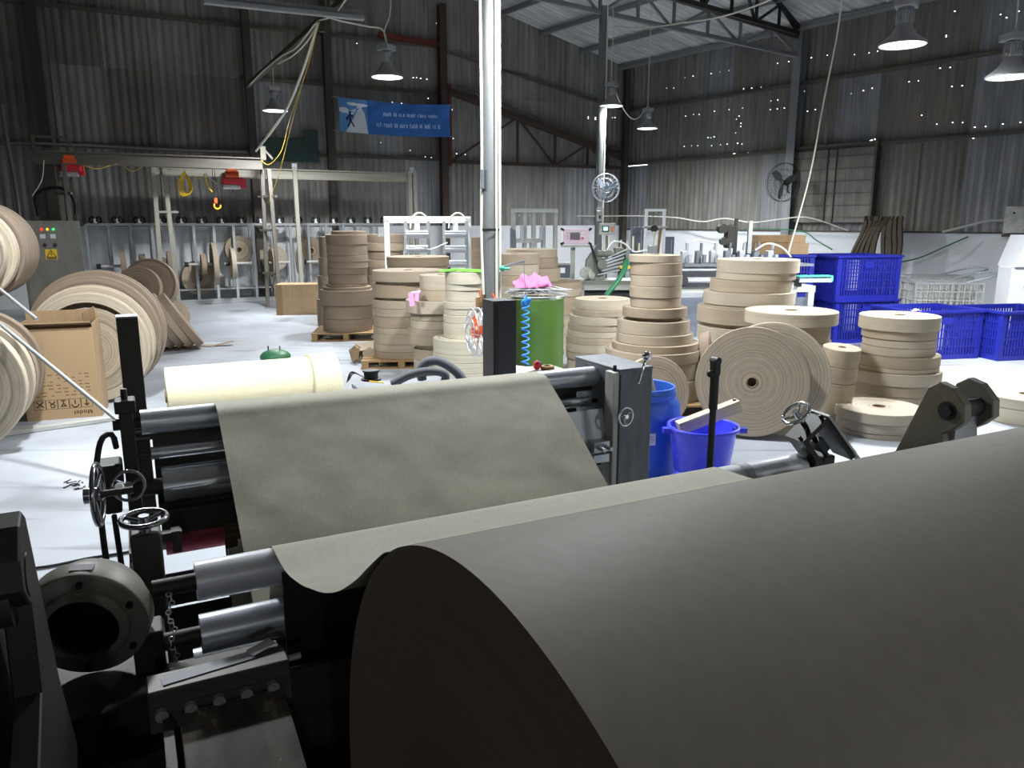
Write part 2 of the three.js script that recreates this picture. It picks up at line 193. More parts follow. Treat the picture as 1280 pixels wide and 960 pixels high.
function truss(label, P, dir, len, bot, top, n, mats) { const t = thing('roof_truss', label, 'truss', [P.x, 0, P.z], Math.atan2(-dir.z, dir.x));
  const p = (s, f) => [s, f(s), 0]; mesh('bottom_chord', bar(p(.05, bot), p(len, bot), .07, .08), mats[0], t); mesh('top_chord', bar(p(.05, top), p(len, top), .07, .08), mats[1], t);
  for (let k = 1; k <= n; k++) { const s = len * k / n, q = len * (k - 1) / n; mesh('post', bar(p(s, bot), p(s, top), .05), mats[2], t); mesh('diagonal', k % 2 ? bar(p(q + .05, bot), p(s, top), .045) : bar(p(q, top), p(s, bot), .045), mats[2], t); } return t; }
const nA = A.clone().negate();
truss('grey lattice roof truss running from the slender post to the side wall', E0, nA, 11, s => 5.18 + s * .062, s => 5.55 + s * .108, 13, [M.greySteel, M.darkSteel, M.greySteel]);
{ const g = V(-.68, 0, .733).normalize(); truss('black steel hip truss rising under the roof towards the camera side', E0.clone().addScaledVector(g, .12), g, 9, s => 5.62 - s * .055, s => 5.72 + s * .27, 9, [M.blackSteel, M.blackSteel, M.blackSteel]); }
{ // channel beams overhead at the left
  const P = at(255, 2, 10), Q = onLine(P, 464); Q.y = at(464, 23, -Q.z).y; const t = thing('overhead_beam', 'grey channel beam overhead where the white cables gather', 'beam', P); const q = Q.clone().sub(P); mesh('flange', bar([0, 0, 0], q, .09, .05), M.galv, t); mesh('web', bar([0, .05, 0], q.clone().setY(q.y + .05), .02, .08), M.greySteel, t);
  const S1 = at(410, 30, 11.2), S2 = at(310, 107, 14.6); const t2 = thing('sloping_beam', 'dark sloping beam with white cables draped along it', 'beam', S1.clone().lerp(S2, .5)); const o = t2.position; mesh('angle', bar(at(440, -10, 10.4).sub(o), S2.clone().sub(o), .07, .07), M.darkSteel, t2); mesh('hanger', bar(at(403, 40, 11.2).sub(o), at(403, -40, 11.2).sub(o), .08), M.darkSteel, t2);
}
const POLE1 = at(613, 278, 6.6).setY(0);
{ const t = thing('pipe_column', 'thick grey pipe column with conduits strapped on it', 'column', POLE1); const h = 6.9, k = .068;
  mesh('shaft', cyl(k, k, h, 0, h / 2, 0, 0, 0, 0, 28), M.poleGrey, t); mesh('base_plate', box(.26, .02, .26, 0, .01, 0), M.poleGrey, t);
  mesh('conduit', cyl(.013, .013, h - 1, .078, .9 + (h - 1) / 2, .03), M.cableWhite, t); mesh('conduit', cyl(.011, .011, h - 1, .052, .9 + (h - 1) / 2, .065), M.cableWhite, t);
  mesh('cable', tube([[-.07, 6.8, .03], [-.072, 3.4, .03], [-.066, 2.3, .04], [-.074, 1.6, .03], [-.06, 1.1, .05]], .013), M.cableWhite, t);
  mesh('cable_tie', cyl(.078, .078, .02, .005, 1.64, .01, 0, 0, 0, 24, true), M.black, t); mesh('socket_box', rbox(.03, .16, .05, .006, -.062, 2.05, .05), M.machineGrey, t);
  mesh('valve', [sph(.025, .1, 1.32, .07), cyl(.01, .01, .06, .13, 1.32, .08, 0, 0, 1.57)], S('#2f9a80', .4), t);
  mesh('tool_pouch', lathe([[.0, 0], [.045, 0], [.05, .12], [.046, .12], [.04, .01], [0, .01]], 16, -.08, .95, .06), M.wood, t); mesh('screwdriver_handles', [cyl(.008, .01, .07, .03, 1.08, .09, 0, 0, .5), cyl(.006, .006, .08, -.09, 1.1, .06, .1, 0, .2)], M.orange, t); }
const POLE2 = E0.clone().addScaledVector(nA, 5.0).setY(0);
{ const t = thing('slender_post', 'slender grey post carrying the roof truss and a fan', 'post', POLE2); const h = 5.6; mesh('shaft', cyl(.08, .08, h, 0, h / 2, 0, 0, 0, 0, 24), M.poleGrey, t); mesh('conduit', cyl(.014, .014, h - 1.3, .07, 1.3 + (h - 1.3) / 2, .06), M.cableWhite, t); mesh('base_plate', box(.3, .02, .3, 0, .01, 0), M.poleGrey, t); mesh('switch_box', rbox(.11, .2, .06, .01, 0, 1.82, .1), M.offWhite, t); mesh('switch', box(.03, .06, .02, 0, 1.8, .135), M.black, t); mesh('bracket', box(.12, .06, .04, 0, 1.95, .09), M.steel, t); }
function fan(name, label, P, turn, R, mats, guards = 22) { const t = thing(name, label, 'fan', P, turn); const cage = [];
  for (const z of [.05, -.05]) { for (const r of [1, .68, .36]) cage.push(tor(R * r, .004, 0, 0, z + (z > 0 ? .05 : -.03) * (1 - r), 0, 0, 0, 40)); for (let k = 0; k < guards; k++) { const a = k / guards * 6.283; cage.push(rod([Math.cos(a) * .05, Math.sin(a) * .05, z + (z > 0 ? .05 : -.03)], [Math.cos(a) * R, Math.sin(a) * R, z * .6], .0018, 4)); } } cage.push(tor(R, .007, 0, 0, 0, 0, 0, 0, 40));
  mesh('wire_cage', cage, mats[0], t); for (let k = 0; k < 3; k++) { const a = k * 2.094 + .3; const s = [[.03, -.02], [R * .45, -R * .2], [R * .85, -R * .14], [R * .88, R * .12], [R * .5, R * .2], [.03, .03]]; mesh('blade', slab(s, .004).rotateX(.35).rotateZ(a), mats[1], t); }
  mesh('hub', cyl(.045, .045, .05, 0, 0, .02, Math.PI / 2), mats[1], t); mesh('motor', [cyl(.055, .065, .12, 0, 0, -.1, Math.PI / 2), sph(.06, 0, 0, -.16, 1, 1, .5)], mats[2], t); mesh('bracket', [bar([0, 0, -.17], [0, -.2, -.17], .03), bar([0, -.2, -.17], [0, -.2, -.24], .03)], mats[2], t); return t; }
fan('post_fan', 'pale wire-caged fan mounted on the slender grey post', [POLE2.x + .08, 2.34, POLE2.z + .33], .15, .26, [M.steelDull, S('#8f9daa', .4), M.galv]);
fan('wall_fan', 'black wall fan hung beside the truss column on the side wall', at(979, 228, 17.0), PB, .4, [M.black, M.black, M.darkSteel], 30);

// ------------------------------------------------------------------ lamps
function lamp(P, cord, label) { const t = thing('high_bay_lamp', label, 'lamp', P, rnd(0, 3), 'round high-bay lamps hung from the roof');
  const rf = mesh('reflector', lathe([[.075, .2], [.085, .16], [.12, .1], [.19, .045], [.225, .02], [.225, .0], [.215, .0], [.18, .04], [.11, .09], [.07, .15], [.07, .2]], 40), M.lampGrey, t);
  mesh('neck', lathe([[.06, .2], [.06, .26], [.075, .28], [.075, .34], [.0, .34]], 28), M.steelDull, t);
  const fins = []; for (let k = 0; k < 16; k++) { const a = k * Math.PI / 8; fins.push(box(.035, .12, .004, Math.cos(a) * .07, .26, Math.sin(a) * .07, 0, -a, 0)); } mesh('heat_sink', fins, M.lampGrey, t);
  const dv = mesh('driver_box', rbox(.2, .075, .2, .012, 0, .385, 0), M.lampGrey, t); mesh('hook', tor(.022, .005, 0, .445, 0), M.steel, dv);
  mesh('diffuser', cyl(.212, .212, .008, 0, .008, 0, 0, 0, 0, 40), M.diffuser, rf);
  if (cord) mesh('cord', tube(cord, .008), M.cableWhite, t);
  const L = new THREE.SpotLight(new THREE.Color(.94, .975, 1), LAMP_POWER, 0, 1.52, .6, 2); L.position.set(0, -.012, 0); L.target.position.set(0, -3, 0); L.castShadow = true; L.shadow.radius = 9; L.shadow.mapSize.set(1024, 1024); t.add(L, L.target); return t; }
const lampPts = [[at(484, 97, 11.37), 'high-bay lamp hanging over the banner and the red beam'], [at(344, 139, 14.4), 'high-bay lamp hanging under the dark sloping beam'], [at(764, 133, 15.2), 'high-bay lamp beside the slender post with the fan'], [at(809, 161, 17.28), 'high-bay lamp on a looped white cable near the corner'], [at(1128, 57, 8.15), 'large high-bay lamp hung on a short dark hook by the side wall'], [at(1262, 97, 8.31), 'high-bay lamp on a long white cord beside the side wall']];
lamp(lampPts[0][0], [[0, .44, 0], [.03, .6, 0], [-.08, .8, 0], [-.1, 1.6, 0], [-.1, 3.4, 0]], lampPts[0][1]); lamp(lampPts[1][0], [[0, .44, 0], [.0, .7, 0], [.02, 1.0, 0]], lampPts[1][1]);
lamp(lampPts[2][0], [[0, .44, 0], [.02, .8, .02], [0, 1.4, .02], [.02, 1.75, 0]], lampPts[2][1]); lamp(lampPts[3][0], [[0, .44, 0], [.0, 1.1, 0], [.0, 2.6, 0]], lampPts[3][1]);
lamp(lampPts[4][0], null, lampPts[4][1]); lamp(lampPts[5][0], [[0, .44, 0], [.01, .7, 0], [.05, 1.1, 0], [.06, 3.4, 0]], lampPts[5][1]);
mesh('hanger', [bar([0, .47, 0], [.02, .62, 0], .03), bar([.02, .6, 0], [0, .8, 0], .025), bar([0, .8, 0], [0, 4.0, 0], .02)], M.darkSteel, scene.children.find(o => o.name === 'high_bay_lamp_004'));
lamp(V(-2.9, 3.75, -5.6), [[0, .44, 0], [0, 3.6, 0]], 'high-bay lamp hung above the cream paper roll'); lamp(V(.35, 3.75, -6.0), [[0, .44, 0], [0, 3.8, 0]], 'high-bay lamp hung above the pipe column and the drum'); lamp(V(6.5, 3.9, 2.5), [[0, .44, 0], [0, 3.2, 0]], 'high-bay lamp hung beyond the right end of the unwind stand'); lamp(V(11, 3.9, -1.5), [[0, .44, 0], [0, 2.2, 0]], 'high-bay lamp hung along the side wall past the terminal'); lamp(V(2.5, 3.9, 7.5), [[0, .44, 0], [0, 3.4, 0]], 'high-bay lamp hung in the aisle behind the jumbo roll');
// cables
function cable(label, pts, r, mat, name = 'hanging_cable') { const o = pts[0].clone(); const m = mesh(name, tube(pts.map(p => p.clone().sub(o)), r, pts.length * 12), mat); m.position.copy(o); return tag(m, label, 'cable'); }
const LL = lampPts;
cable('white cable looping between the post lamp and the corner lamp', [LL[2][0].clone().add(V(0, .46, 0)), at(775, 128, 15.6), at(788, 147, 16.3), at(798, 147, 16.9), LL[3][0].clone().add(V(0, .46, 0))], .011, M.cableWhite);
cable('long white cable sagging from the post truss across the roof', [at(768, 33, 15.1), at(800, 35, 13), at(850, 29, 11.5), at(905, 20, 10.5), at(962, 0, 9.8), at(1000, -20, 9.5)], .011, M.cableWhite);
cable('white cord hanging down in front of the side wall to the crates', [at(1052, 0, 11), at(1047, 40, 11), at(1030, 125, 11), at(1012, 220, 11), at(985, 318, 11)], .011, M.cableWhite);
cable('white cable running from the sloping beam to the banner lamp', [at(408, 21, 10.9), at(430, 27, 11.1), at(460, 33, 11.3), at(478, 37, 11.37), at(484, 57, 11.37)], .012, M.cableWhite);
cable('white cable draped in waves along the dark sloping beam', [at(435, -5, 10.5), at(418, 18, 10.8), at(397, 27, 11.2), at(386, 40, 11.6), at(370, 60, 12.2), at(352, 70, 12.8), at(330, 88, 13.6), at(312, 106, 14.4)], .012, M.cableWhite);
cable('white cable hanging slack below the dark sloping beam', [at(398, 28, 11.1), at(385, 50, 11.3), at(368, 68, 11.6), at(347, 80, 12)], .012, M.cableWhite);
cable('thick cream cable swooping down from the beam to the hoist rail', [at(398, 27, 10.9), at(388, 60, 11.5), at(372, 105, 12.4), at(355, 142, 13.4), at(320, 189, 14.8)], .02, M.cableWhite);
cable('thin yellow cord hanging from the beam to the hoist rail post', [at(398, 30, 10.9), at(384, 85, 12), at(362, 150, 13.5), at(350, 192, 14.6), at(335, 206, 15.0), at(326, 200, 15.2)], .006, M.yellowCord);
cable('thin yellow cord hanging straight beside the hoist rail post', [at(380, 95, 12), at(362, 165, 13.8), at(348, 220, 14.8), at(335, 255, 15)], .005, M.yellowCord);
cable('grey cable clipped along the side wall above the masonry', [at(640, 269, 20.5), at(740, 270, 21.4), at(800, 270, 20.4), at(845, 272, 19.6), at(880, 277, 18.8), at(905, 273, 18.4), at(940, 278, 17.8), at(975, 274, 17.2), at(1010, 272, 16.6), at(1060, 288, 16.2)], .013, M.cableWhite);
cable('white conduit climbing along the side wall to the switch box', [at(1178, 290, 14.7), at(1215, 281, 14.3), at(1235, 276, 14.1), at(1266, 276, 13.8)], .02, M.offWhite, 'wall_conduit');
cable('dark hose hanging in a bow on the white masonry', [at(1120, 329, 15), at(1150, 322, 14.8), at(1180, 309, 14.5), at(1210, 296, 14.3)], .014, M.greenHose, 'wall_hose');
cable('dark green hose drooping from the masonry ledge behind the crates', [at(930, 285, 17.6), at(1005, 290, 16.6), at(1020, 300, 16.2), at(1040, 312, 15.8)], .014, M.greenHose, 'wall_hose');
cable('pale conduit run along the gable wall at girt height', [at(-10, 178, 14.8), at(60, 179, 15.0), at(200, 186, 16.2), at(308, 190, 17.0)], .025, M.poleGrey, 'wall_conduit');
// banner
{ const p0 = onWall(416, 125, B), w = 2.66, h = .74; const t = thing('banner', 'blue cloth banner with white lettering hung on the gable wall', 'banner', p0.clone().setY(0).addScaledVector(B, .5), TH);
  const m = canvasMat(1024, 288, (c, W, H) => { c.fillStyle = '#2f6cb8'; c.fillRect(0, 0, W, H); c.fillStyle = '#5690cc'; c.fillRect(0, 0, 250, H);
    c.fillStyle = '#dfe6ee'; c.beginPath(); c.moveTo(50, H); c.lineTo(120, 170); c.lineTo(165, 90); c.lineTo(195, 60); c.lineTo(225, 110); c.lineTo(245, H); c.fill(); c.beginPath(); c.ellipse(40, 105, 45, 24, 0, 0, 7); c.ellipse(95, 120, 40, 16, 0, 0, 7); c.ellipse(120, 45, 50, 14, 0, 0, 7); c.ellipse(200, 45, 55, 12, 0, 0, 7); c.fill();
    c.fillStyle = '#14204a'; c.beginPath(); c.arc(93, 120, 12, 0, 7); c.fill(); c.fillRect(84, 130, 20, 58); c.lineWidth = 12; c.strokeStyle = '#14204a'; c.beginPath(); c.moveTo(94, 185); c.lineTo(70, 245); c.moveTo(96, 185); c.lineTo(124, 240); c.moveTo(90, 138); c.lineTo(68, 165); c.moveTo(100, 138); c.lineTo(122, 155); c.stroke(); c.fillRect(56, 160, 24, 26);
    c.fillStyle = '#c6d8f2'; const line = (x0, x1, y, hh) => { let x = x0; while (x < x1) { const wn = 2 + Math.floor(rnd(0, 4)); for (let k = 0; k < wn && x < x1; k++) { const lh = hh * (rnd() > .7 ? 1.35 : 1), lw = rnd(8, 16); c.fillRect(x, y - lh, 5, lh); if (rnd() > .3) c.fillRect(x + lw - 5, y - hh, 5, hh); c.fillRect(x, rnd() > .5 ? y - hh : y - 5, lw, 5); x += lw + 6; } x += 16; } }; line(390, 900, 118, 26); line(330, 950, 215, 30); }, .75);
  const g = new THREE.PlaneGeometry(w, h, 48, 12), P = g.attributes.position; for (let i = 0; i < P.count; i++) { const x = P.getX(i) / w + .5, y = P.getY(i) / h + .5; P.setZ(i, .03 * Math.sin(x * 9 + y * 4) + .02 * Math.sin(x * 23 - y * 9) * y + .03 * Math.sin(x * 3.14)); P.setY(i, P.getY(i) - .06 * Math.sin(x * 3.14) * (.6 + .4 * y)); } g.translate(w / 2, 4.06, 0); g.computeVertexNormals(); mesh('cloth', g, m, t);
  for (const [x, y] of [[0, 4.42], [w, 4.42], [0, 3.7], [w, 3.7]]) mesh('tie', rod([x, y, 0], [x + (x ? .12 : -.1), y + .02, -.15], .006), M.cableWhite, t); }
{ const P = onWall(359, 188, B).addScaledVector(B, .12); const m = mesh('teal_board', [box(1.2, .5, .02, .06, 0, 0), box(.3, .7, .02, .52, .1, .005)], M.teal); m.position.copy(P); m.rotation.y = TH; tag(m, 'dark teal board fixed on the gable wall below a lamp', 'board'); }
{ const P = onWall(1042, 230, NB).addScaledVector(NB, .1); const t = thing('shutter_panel', 'dark panelled shutter in an angle frame on the side wall', 'shutter', P.clone().setY(0), PB); mesh('panel', box(1.9, 1.5, .03, 0, 2.45, 0), M.sheetsB[2], t); for (let k = 0; k < 6; k++) mesh('rib', box(1.9, .012, .02, 0, 1.8 + k * .25, .02), M.girt, t); for (const x of [-.95, .95]) mesh('frame_post', box(.05, 1.75, .05, x, 2.45, .03), M.girt, t); mesh('frame_head', box(2, .05, .06, 0, 3.28, .03), M.girt, t); for (const x of [-.1, .1]) mesh('frame_mullion', box(.02, 1.5, .03, x, 2.45, .03), M.girt, t); }
{ const P = at(1277, 275, 13.7); const t = thing('switch_cabinet', 'grey electrical switch cabinet on the side wall above the ledge', 'cabinet', P, PB); mesh('body', rbox(.5, .46, .16, .01, 0, 0, 0), M.offWhite, t); mesh('lock', cyl(.015, .015, .02, -.1, .12, .09, 1.57), M.black, t); mesh('tray', box(.5, .04, .2, 0, -.27, 0), M.darkSteel, t); }
for (let k = 0; k < 12; k++) { const u = 1082 + k * 4.4; const P = at(u + (k % 3) * 1.5, 274, 15.7 - k * .07); const a = []; for (let s = 0; s <= 6; s++) a.push([Math.sin(s * .7 + k * .4) * .05 - s * s * .004 * (k < 7 ? 1.4 : .5), .05 - s * s * .012 - s * .07, .05 * Math.sin(s * .5) + .01 * k]); const g = []; for (let s = 0; s < 6; s++) g.push(bar(a[s], a[s + 1], .07, .06)); const m = mesh('hanging_strip', g, M.brownStrip); m.position.copy(P); m.rotation.y = PB; tag(m, 'brown strip in the bundle hung on the side wall over the masonry', 'strip', 'bundle of brown strips hung on the side wall'); }

// ------------------------------------------------------------------ hoist rails at the left
function hoist(label, P, s) { const t = thing('electric_hoist', label, 'hoist', P, TH); mesh('drum_housing', [rbox(.42 * s, .14 * s, .2 * s, .03, 0, -.12 * s, 0), rbox(.12 * s, .2 * s, .16 * s, .02, .2 * s, -.16 * s, 0)], M.red, t); mesh('motor', cyl(.09 * s, .09 * s, .26 * s, 0, -.01 * s, 0, 0, 0, 1.57), M.orange, t); mesh('gear_case', rbox(.36 * s, .1 * s, .16 * s, .02, -.03 * s, -.24 * s, 0), M.galv, t); mesh('trolley', [box(.2 * s, .08 * s, .12 * s, 0, .1 * s, 0)], M.orange, t); mesh('hook_rope', rod([0, -.28 * s, 0], [0, -.36 * s, 0], .01 * s), M.black, t); return t; }
const R1R = at(328, 205, 15.5), R1L = onLine(R1R, 50); 
{ const P = R1R.clone().setY(0), L = R1R.distanceTo(R1L); const t = thing('hoist_gantry', 'grey hoist gantry with an angle bracket beside the control cabinet', 'gantry', P, TH); const h = R1R.y, RG = S('#77736c', .6, .1, { map: T.metal });
  mesh('rail_beam', [box(L, .02, .13, -L / 2, h + .1, 0), box(L, .02, .13, -L / 2, h - .1, 0), box(L, .2, .02, -L / 2, h, 0)], RG, t);
  for (const x of [0.05, -L + .42]) for (const z of [-.16, .16]) mesh('leg', bar([x + z * .5, 0, z * 1.6], [x + z * .3, h - .1, z * .6], .07), RG, t); for (const x of [.05, -L + .42]) for (const y of [.7, 1.55, 2.2]) mesh('rung', bar([x - .13, y, -.24], [x + .13, y, .24], .04), RG, t);
  mesh('angle_bracket', [bar([-L + .05, h + .14, 0], [-L + .05, h + .34, 0], .05), bar([-L + .02, h + .34, 0], [-L + .5, h + .34, 0], .04), bar([-L + .5, h + .34, 0], [-L + .7, h + .1, 0], .04), bar([-L + .36, h + .12, 0], [-L + .36, h + .34, 0], .03), bar([-L + .02, h + .14, 0], [-L + .38, h + .14, 0], .03)], RG, t); mesh('end_stop', [box(.1, .26, .1, 0.02, h + .2, 0), bar([.02, h + .3, 0], [.2, h + .1, 0], .04)], RG, t); }
hoist('red and orange hoist on the gantry rail above the control cabinet', at(87, 203, R1L.z * -1 + .28), .85);
const R2M = at(365, 218, 16.5), R2L = onLine(R2M, 196), R2R = onLine(R2M, 521);
{ const t = thing('hoist_gantry', 'white hoist gantry standing over the reel rack', 'gantry', R2M.clone().setY(0), TH); const a = -R2M.distanceTo(R2L), b = R2M.distanceTo(R2R), h = R2M.y, L = b - a; mesh('rail_beam', [box(L, .02, .12, (a + b) / 2, h + .09, 0), box(L, .02, .12, (a + b) / 2, h - .09, 0), box(L, .18, .02, (a + b) / 2, h, 0)], M.gantryWhite, t);
  for (const [x, w] of [[a + .12, .28], [0.05, 0], [b - .1, .16]]) for (const z of w ? [-1, 1] : [0]) mesh('leg', bar([x + z * w / 2, 0, .1], [x + z * w / 3, h + .15, .02], .08), M.gantryWhite, t); mesh('rung', bar([a, 1.9, .07], [a + .4, 1.9, .07], .04), M.gantryWhite, t); for (const x of [.05, b - .1]) mesh('cap', box(.1, .12, .1, x, h + .16, 0), M.steel, t); }
hoist('red and orange hoist on the white gantry over the reel rack', at(290, 219, 15.75), .95);
{ const P = at(270, 254, 15.6); const t = thing('hoist_hook', 'yellow hoist hook hanging above the reel rack', 'hook', P, TH); mesh('block', box(.06, .1, .04, 0, .05, 0), M.orange, t); mesh('hook', place(new THREE.TorusGeometry(.06, .018, 8, 20, 4.2), .02, -.05, 0, 0, 0, 2.4), M.yellow, t); mesh('rope', [rod([-.02, .1, 0], [-.02, .7, 0], .006), rod([.02, .1, 0], [.02, .7, 0], .006)], M.darkSteel, t); }
for (let k = 0; k < 1; k++) { const P = at(231, 214, 15.4); const g = []; for (let q = 0; q < 5; q++) { const w = .05 + q * .022; g.push(tube([[0, 0, q * .01], [-w, -.25, q * .01], [-w * .6, -.42 - q * .01, q * .01], [w * .6, -.42, q * .01], [w, -.25, q * .01], [0, 0, q * .01]], .009, 40)); } const m = mesh('cord_coil', g, M.yellow); m.position.copy(P); tag(m, 'yellow cord coil hanging from the white gantry rail', 'cord'); }
{ const P = at(256, 219, 15.5); const t = thing('cord_drop', 'yellow festoon cord tied with a white cap under the rail', 'cord', P); mesh('cord', [tube([[-.25, .02, 0], [-.15, -.06, 0], [-.03, -.02, 0]], .009), tube([[0, -.02, 0], [.04, -.2, 0], [.12, -.32, 0]], .016)], M.yellow, t); mesh('cap', sph(.025, 0, 0, 0), M.white, t); mesh('lead', tube([[0, 0, 0], [.1, -.06, 0], [.22, -.17, 0]], .008), M.white, t); }
cable('yellow festoon cord drooping along the grey gantry rail', [at(105, 207, 14), at(120, 211, 14.1), at(150, 205, 14.4), at(165, 214, 14.6), at(185, 206, 14.8), at(215, 213, 15.1)], .008, M.yellowCord, 'festoon_cord');
cable('white lead hanging from the gantry bracket end to the floor rolls', [at(55, 200, 13.6), at(52, 225, 13.6), at(40, 245, 13.6)], .008, M.cableWhite);
cable('black hose coil hanging on the gable wall above the control cabinet', [at(48, 270, 14), at(45, 245, 14), at(60, 236, 14), at(78, 236, 14), at(93, 250, 14), at(95, 268, 14)], .03, M.cableBlack, 'hose_coil');
cable('thin grey pole leaning by the wall above the upper reels', [at(2, 130, 14.2), at(8, 170, 14.2), at(22, 250, 14.2), at(26, 290, 14.2)], .03, M.poleGrey, 'leaning_pole');
// ------------------------------------------------------------------ strip rolls
function rollGeo(R, h, rc, seg = 48) { const b = Math.min(.004, h * .1);        // origin at the centre of the lower face, axis y
  const prof = [[rc, 0, 0], [R - b, 0, 0], [R, b, 1], [R, h - b, 1], [R - b, h, 0], [rc, h, 0], [rc, 0, 1]]; const P = [], N = [], U = []; const off = rnd(0, 1), ou = rnd(0, 1);
  for (let k = 0; k < prof.length - 1; k++) { const a = prof[k], c = prof[k + 1]; const dr = c[0] - a[0], dy = c[1] - a[1], L = Math.hypot(dr, dy) || 1, nr = dy / L, ny = -dr / L; const side = Math.abs(dy) > Math.abs(dr);
    for (let i = 0; i < seg; i++) { const t0 = i / seg * 6.28319, t1 = (i + 1) / seg * 6.28319; const q = [[a, t0], [a, t1], [c, t1], [a, t0], [c, t1], [c, t0]];
      for (const [p, t] of q) { P.push(Math.cos(t) * p[0], p[1], -Math.sin(t) * p[0]); N.push(Math.cos(t) * nr, ny, -Math.sin(t) * nr); const tu = t / 6.28319; U.push(side ? .55 + .4 * Math.abs(tu * 2 - 1) : .05 + .4 * Math.abs(((tu * 4) % 2) - 1), side ? p[1] * 1.3 + ou : p[0] * 1.6 + off); } } }
  const g = new THREE.BufferGeometry(); g.setAttribute('position', new THREE.Float32BufferAttribute(P, 3)); g.setAttribute('normal', new THREE.Float32BufferAttribute(N, 3)); g.setAttribute('uv', new THREE.Float32BufferAttribute(U, 2)); return g; }
const tubeCore = (r, h) => lathe([[r, 0], [r, h], [r - .012, h], [r - .012, 0], [r, 0]], 24);
function roll(label, P, R, h, tone, group, o = {}) { const rc = o.rc || Math.min(.055, R * .2); const t = thing(o.name || 'strip_roll', label, 'roll', P, 0, group); const axis = o.axis ? vv(o.axis).normalize() : V(0, 1, 0);
  t.quaternion.setFromUnitVectors(V(0, 1, 0), axis); mesh('winding', rollGeo(R, h, rc), M.roll[tone], t); if (o.core !== false) mesh('core', tubeCore(rc + .001, h + .002), M.core, t); return t; }
const ORD = ['topmost', 'second', 'third', 'fourth', 'fifth', 'sixth', 'seventh', 'eighth', 'ninth', 'tenth', 'eleventh', 'twelfth', 'thirteenth'];
function stack(D, where, tone, discs, y0 = 0) { let tops = []; const n = discs.length; const info = discs.map(([uL, uR, vT]) => { const l = at(uL, vT, D), r = at(uR, vT, D), R = (r.x - l.x) / 2 * .985; return { x: (l.x + r.x) / 2, R, y: at((uL + uR) / 2, vT, D - R).y }; });
  for (let i = n - 2; i >= 0; i--) info[i].y = Math.max(info[i].y, info[i + 1].y + .025);
  info.forEach((d, i) => { const b = i < n - 1 ? info[i + 1].y : y0; const tn = Array.isArray(tone) ? tone[i % tone.length] : tone; roll(`${ORD[i]} roll ${i ? 'down' : 'of'} the ${where}`, V(d.x, b + .0006, -D), d.R, d.y - b - .0012, tn, where, { core: i === 0 }); });
  return info; }
function pallet(label, x, z, w, d, turn = 0, h = .12) { const t = thing('wooden_pallet', label, 'pallet', [x, 0, z], turn); for (let k = 0; k < 5; k++) mesh('deck_board', box(w, .018, d * .15, 0, h - .009, -d / 2 + d * (.08 + k * .21)), M.wood, t); for (const s of [-1, 0, 1]) mesh('runner', box(.08, h - .036, d, s * (w / 2 - .05), (h - .036) / 2 + .018, 0), M.wood, t); for (const s of [-1, 1]) mesh('foot_board', box(w, .018, .09, 0, .009, s * (d / 2 - .05)), M.wood, t); return t; }

stack(11.5, 'brown stack on the pallet nearest the carton', 4, [[414, 458, 289], [407, 459, 293.5], [408, 459, 306], [409, 460, 320], [409, 460, 328], [409, 459, 336], [410, 459, 343.5], [408, 459, 356], [404, 464, 360], [400, 467, 364], [404, 465, 383], [404, 465, 400]], .12); pallet('wooden pallet under the brown roll stack nearest the carton', at(435, 400, 11.5).x, -11.55, 1, .9, .1);
stack(12.9, 'brown stack behind the pallet stack by the reel rack', 4, [[398, 440, 296], [398, 441, 322], [397, 441, 345], [396, 442, 375]]);
stack(12.8, 'brown stack behind the white roller frame', [4, 0], [[458, 505, 293], [458, 505, 304], [459, 504, 314], [459, 504, 325], [459, 504, 333], [459, 504, 345], [459, 504, 360], [459, 504, 375]]);
stack(10.6, 'wide low stack below the white roller frame', [0, 1], [[483, 562, 322], [484, 560, 334], [485, 560, 350], [485, 560, 370], [485, 560, 390]]);
stack(9.35, 'kraft stack on the pallet with crumpled paper', [1, 1, 0, 1], [[465, 556, 340], [470, 550, 353], [465, 545, 357], [470, 540, 373], [466, 538, 376], [466, 538, 387], [467, 540, 397], [467, 540, 411], [467, 540, 419], [467, 540, 432], [468, 540, 441]], .1); pallet('wooden pallet under the kraft stack with crumpled paper', at(503, 450, 9.35).x, -9.4, .95, .9, .1, .1);
stack(8.45, 'pale stack with the pink rag between two stacks', [2, 1], [[524, 580, 345], [520, 578, 364], [507, 575, 377], [513, 574, 393], [513, 573, 402], [510, 573, 413], [520, 572, 432], [517, 570, 438], [517, 570, 452]]);
const tape5 = stack(7.75, 'cream stack with green tape beside the pipe column', 3, [[556, 608, 341], [556, 604, 356], [556, 602, 364], [554, 603, 378], [555, 602, 387], [554, 602, 395], [554, 602, 405], [541, 622, 427], [541, 622, 445], [541, 622, 455], [541, 622, 468]]);
stack(9.9, 'kraft stack right behind the pipe column', [1, 2], [[612, 675, 318], [613, 674, 331], [610, 678, 345], [610, 690, 358], [610, 690, 375], [610, 690, 395]]);
stack(10.7, 'kraft stack behind the green drum beside the grey press', [1, 0], [[632, 697, 312], [632, 698, 323], [634, 701, 336], [640, 728, 354], [640, 728, 362], [642, 727, 372], [642, 727, 395]]);
stack(15.4, 'brown stack beside the back wall behind the column', 4, [[585, 612, 297], [585, 612, 306], [585, 612, 316], [585, 612, 330]]);
stack(8.85, 'loose stack between the green drum and the tall stack', [2, 1], [[718, 788, 376], [715, 790, 389], [711, 786, 397], [709, 783, 408], [708, 782, 416], [707, 781, 424], [707, 781, 432], [707, 781, 443], [708, 780, 452]]);
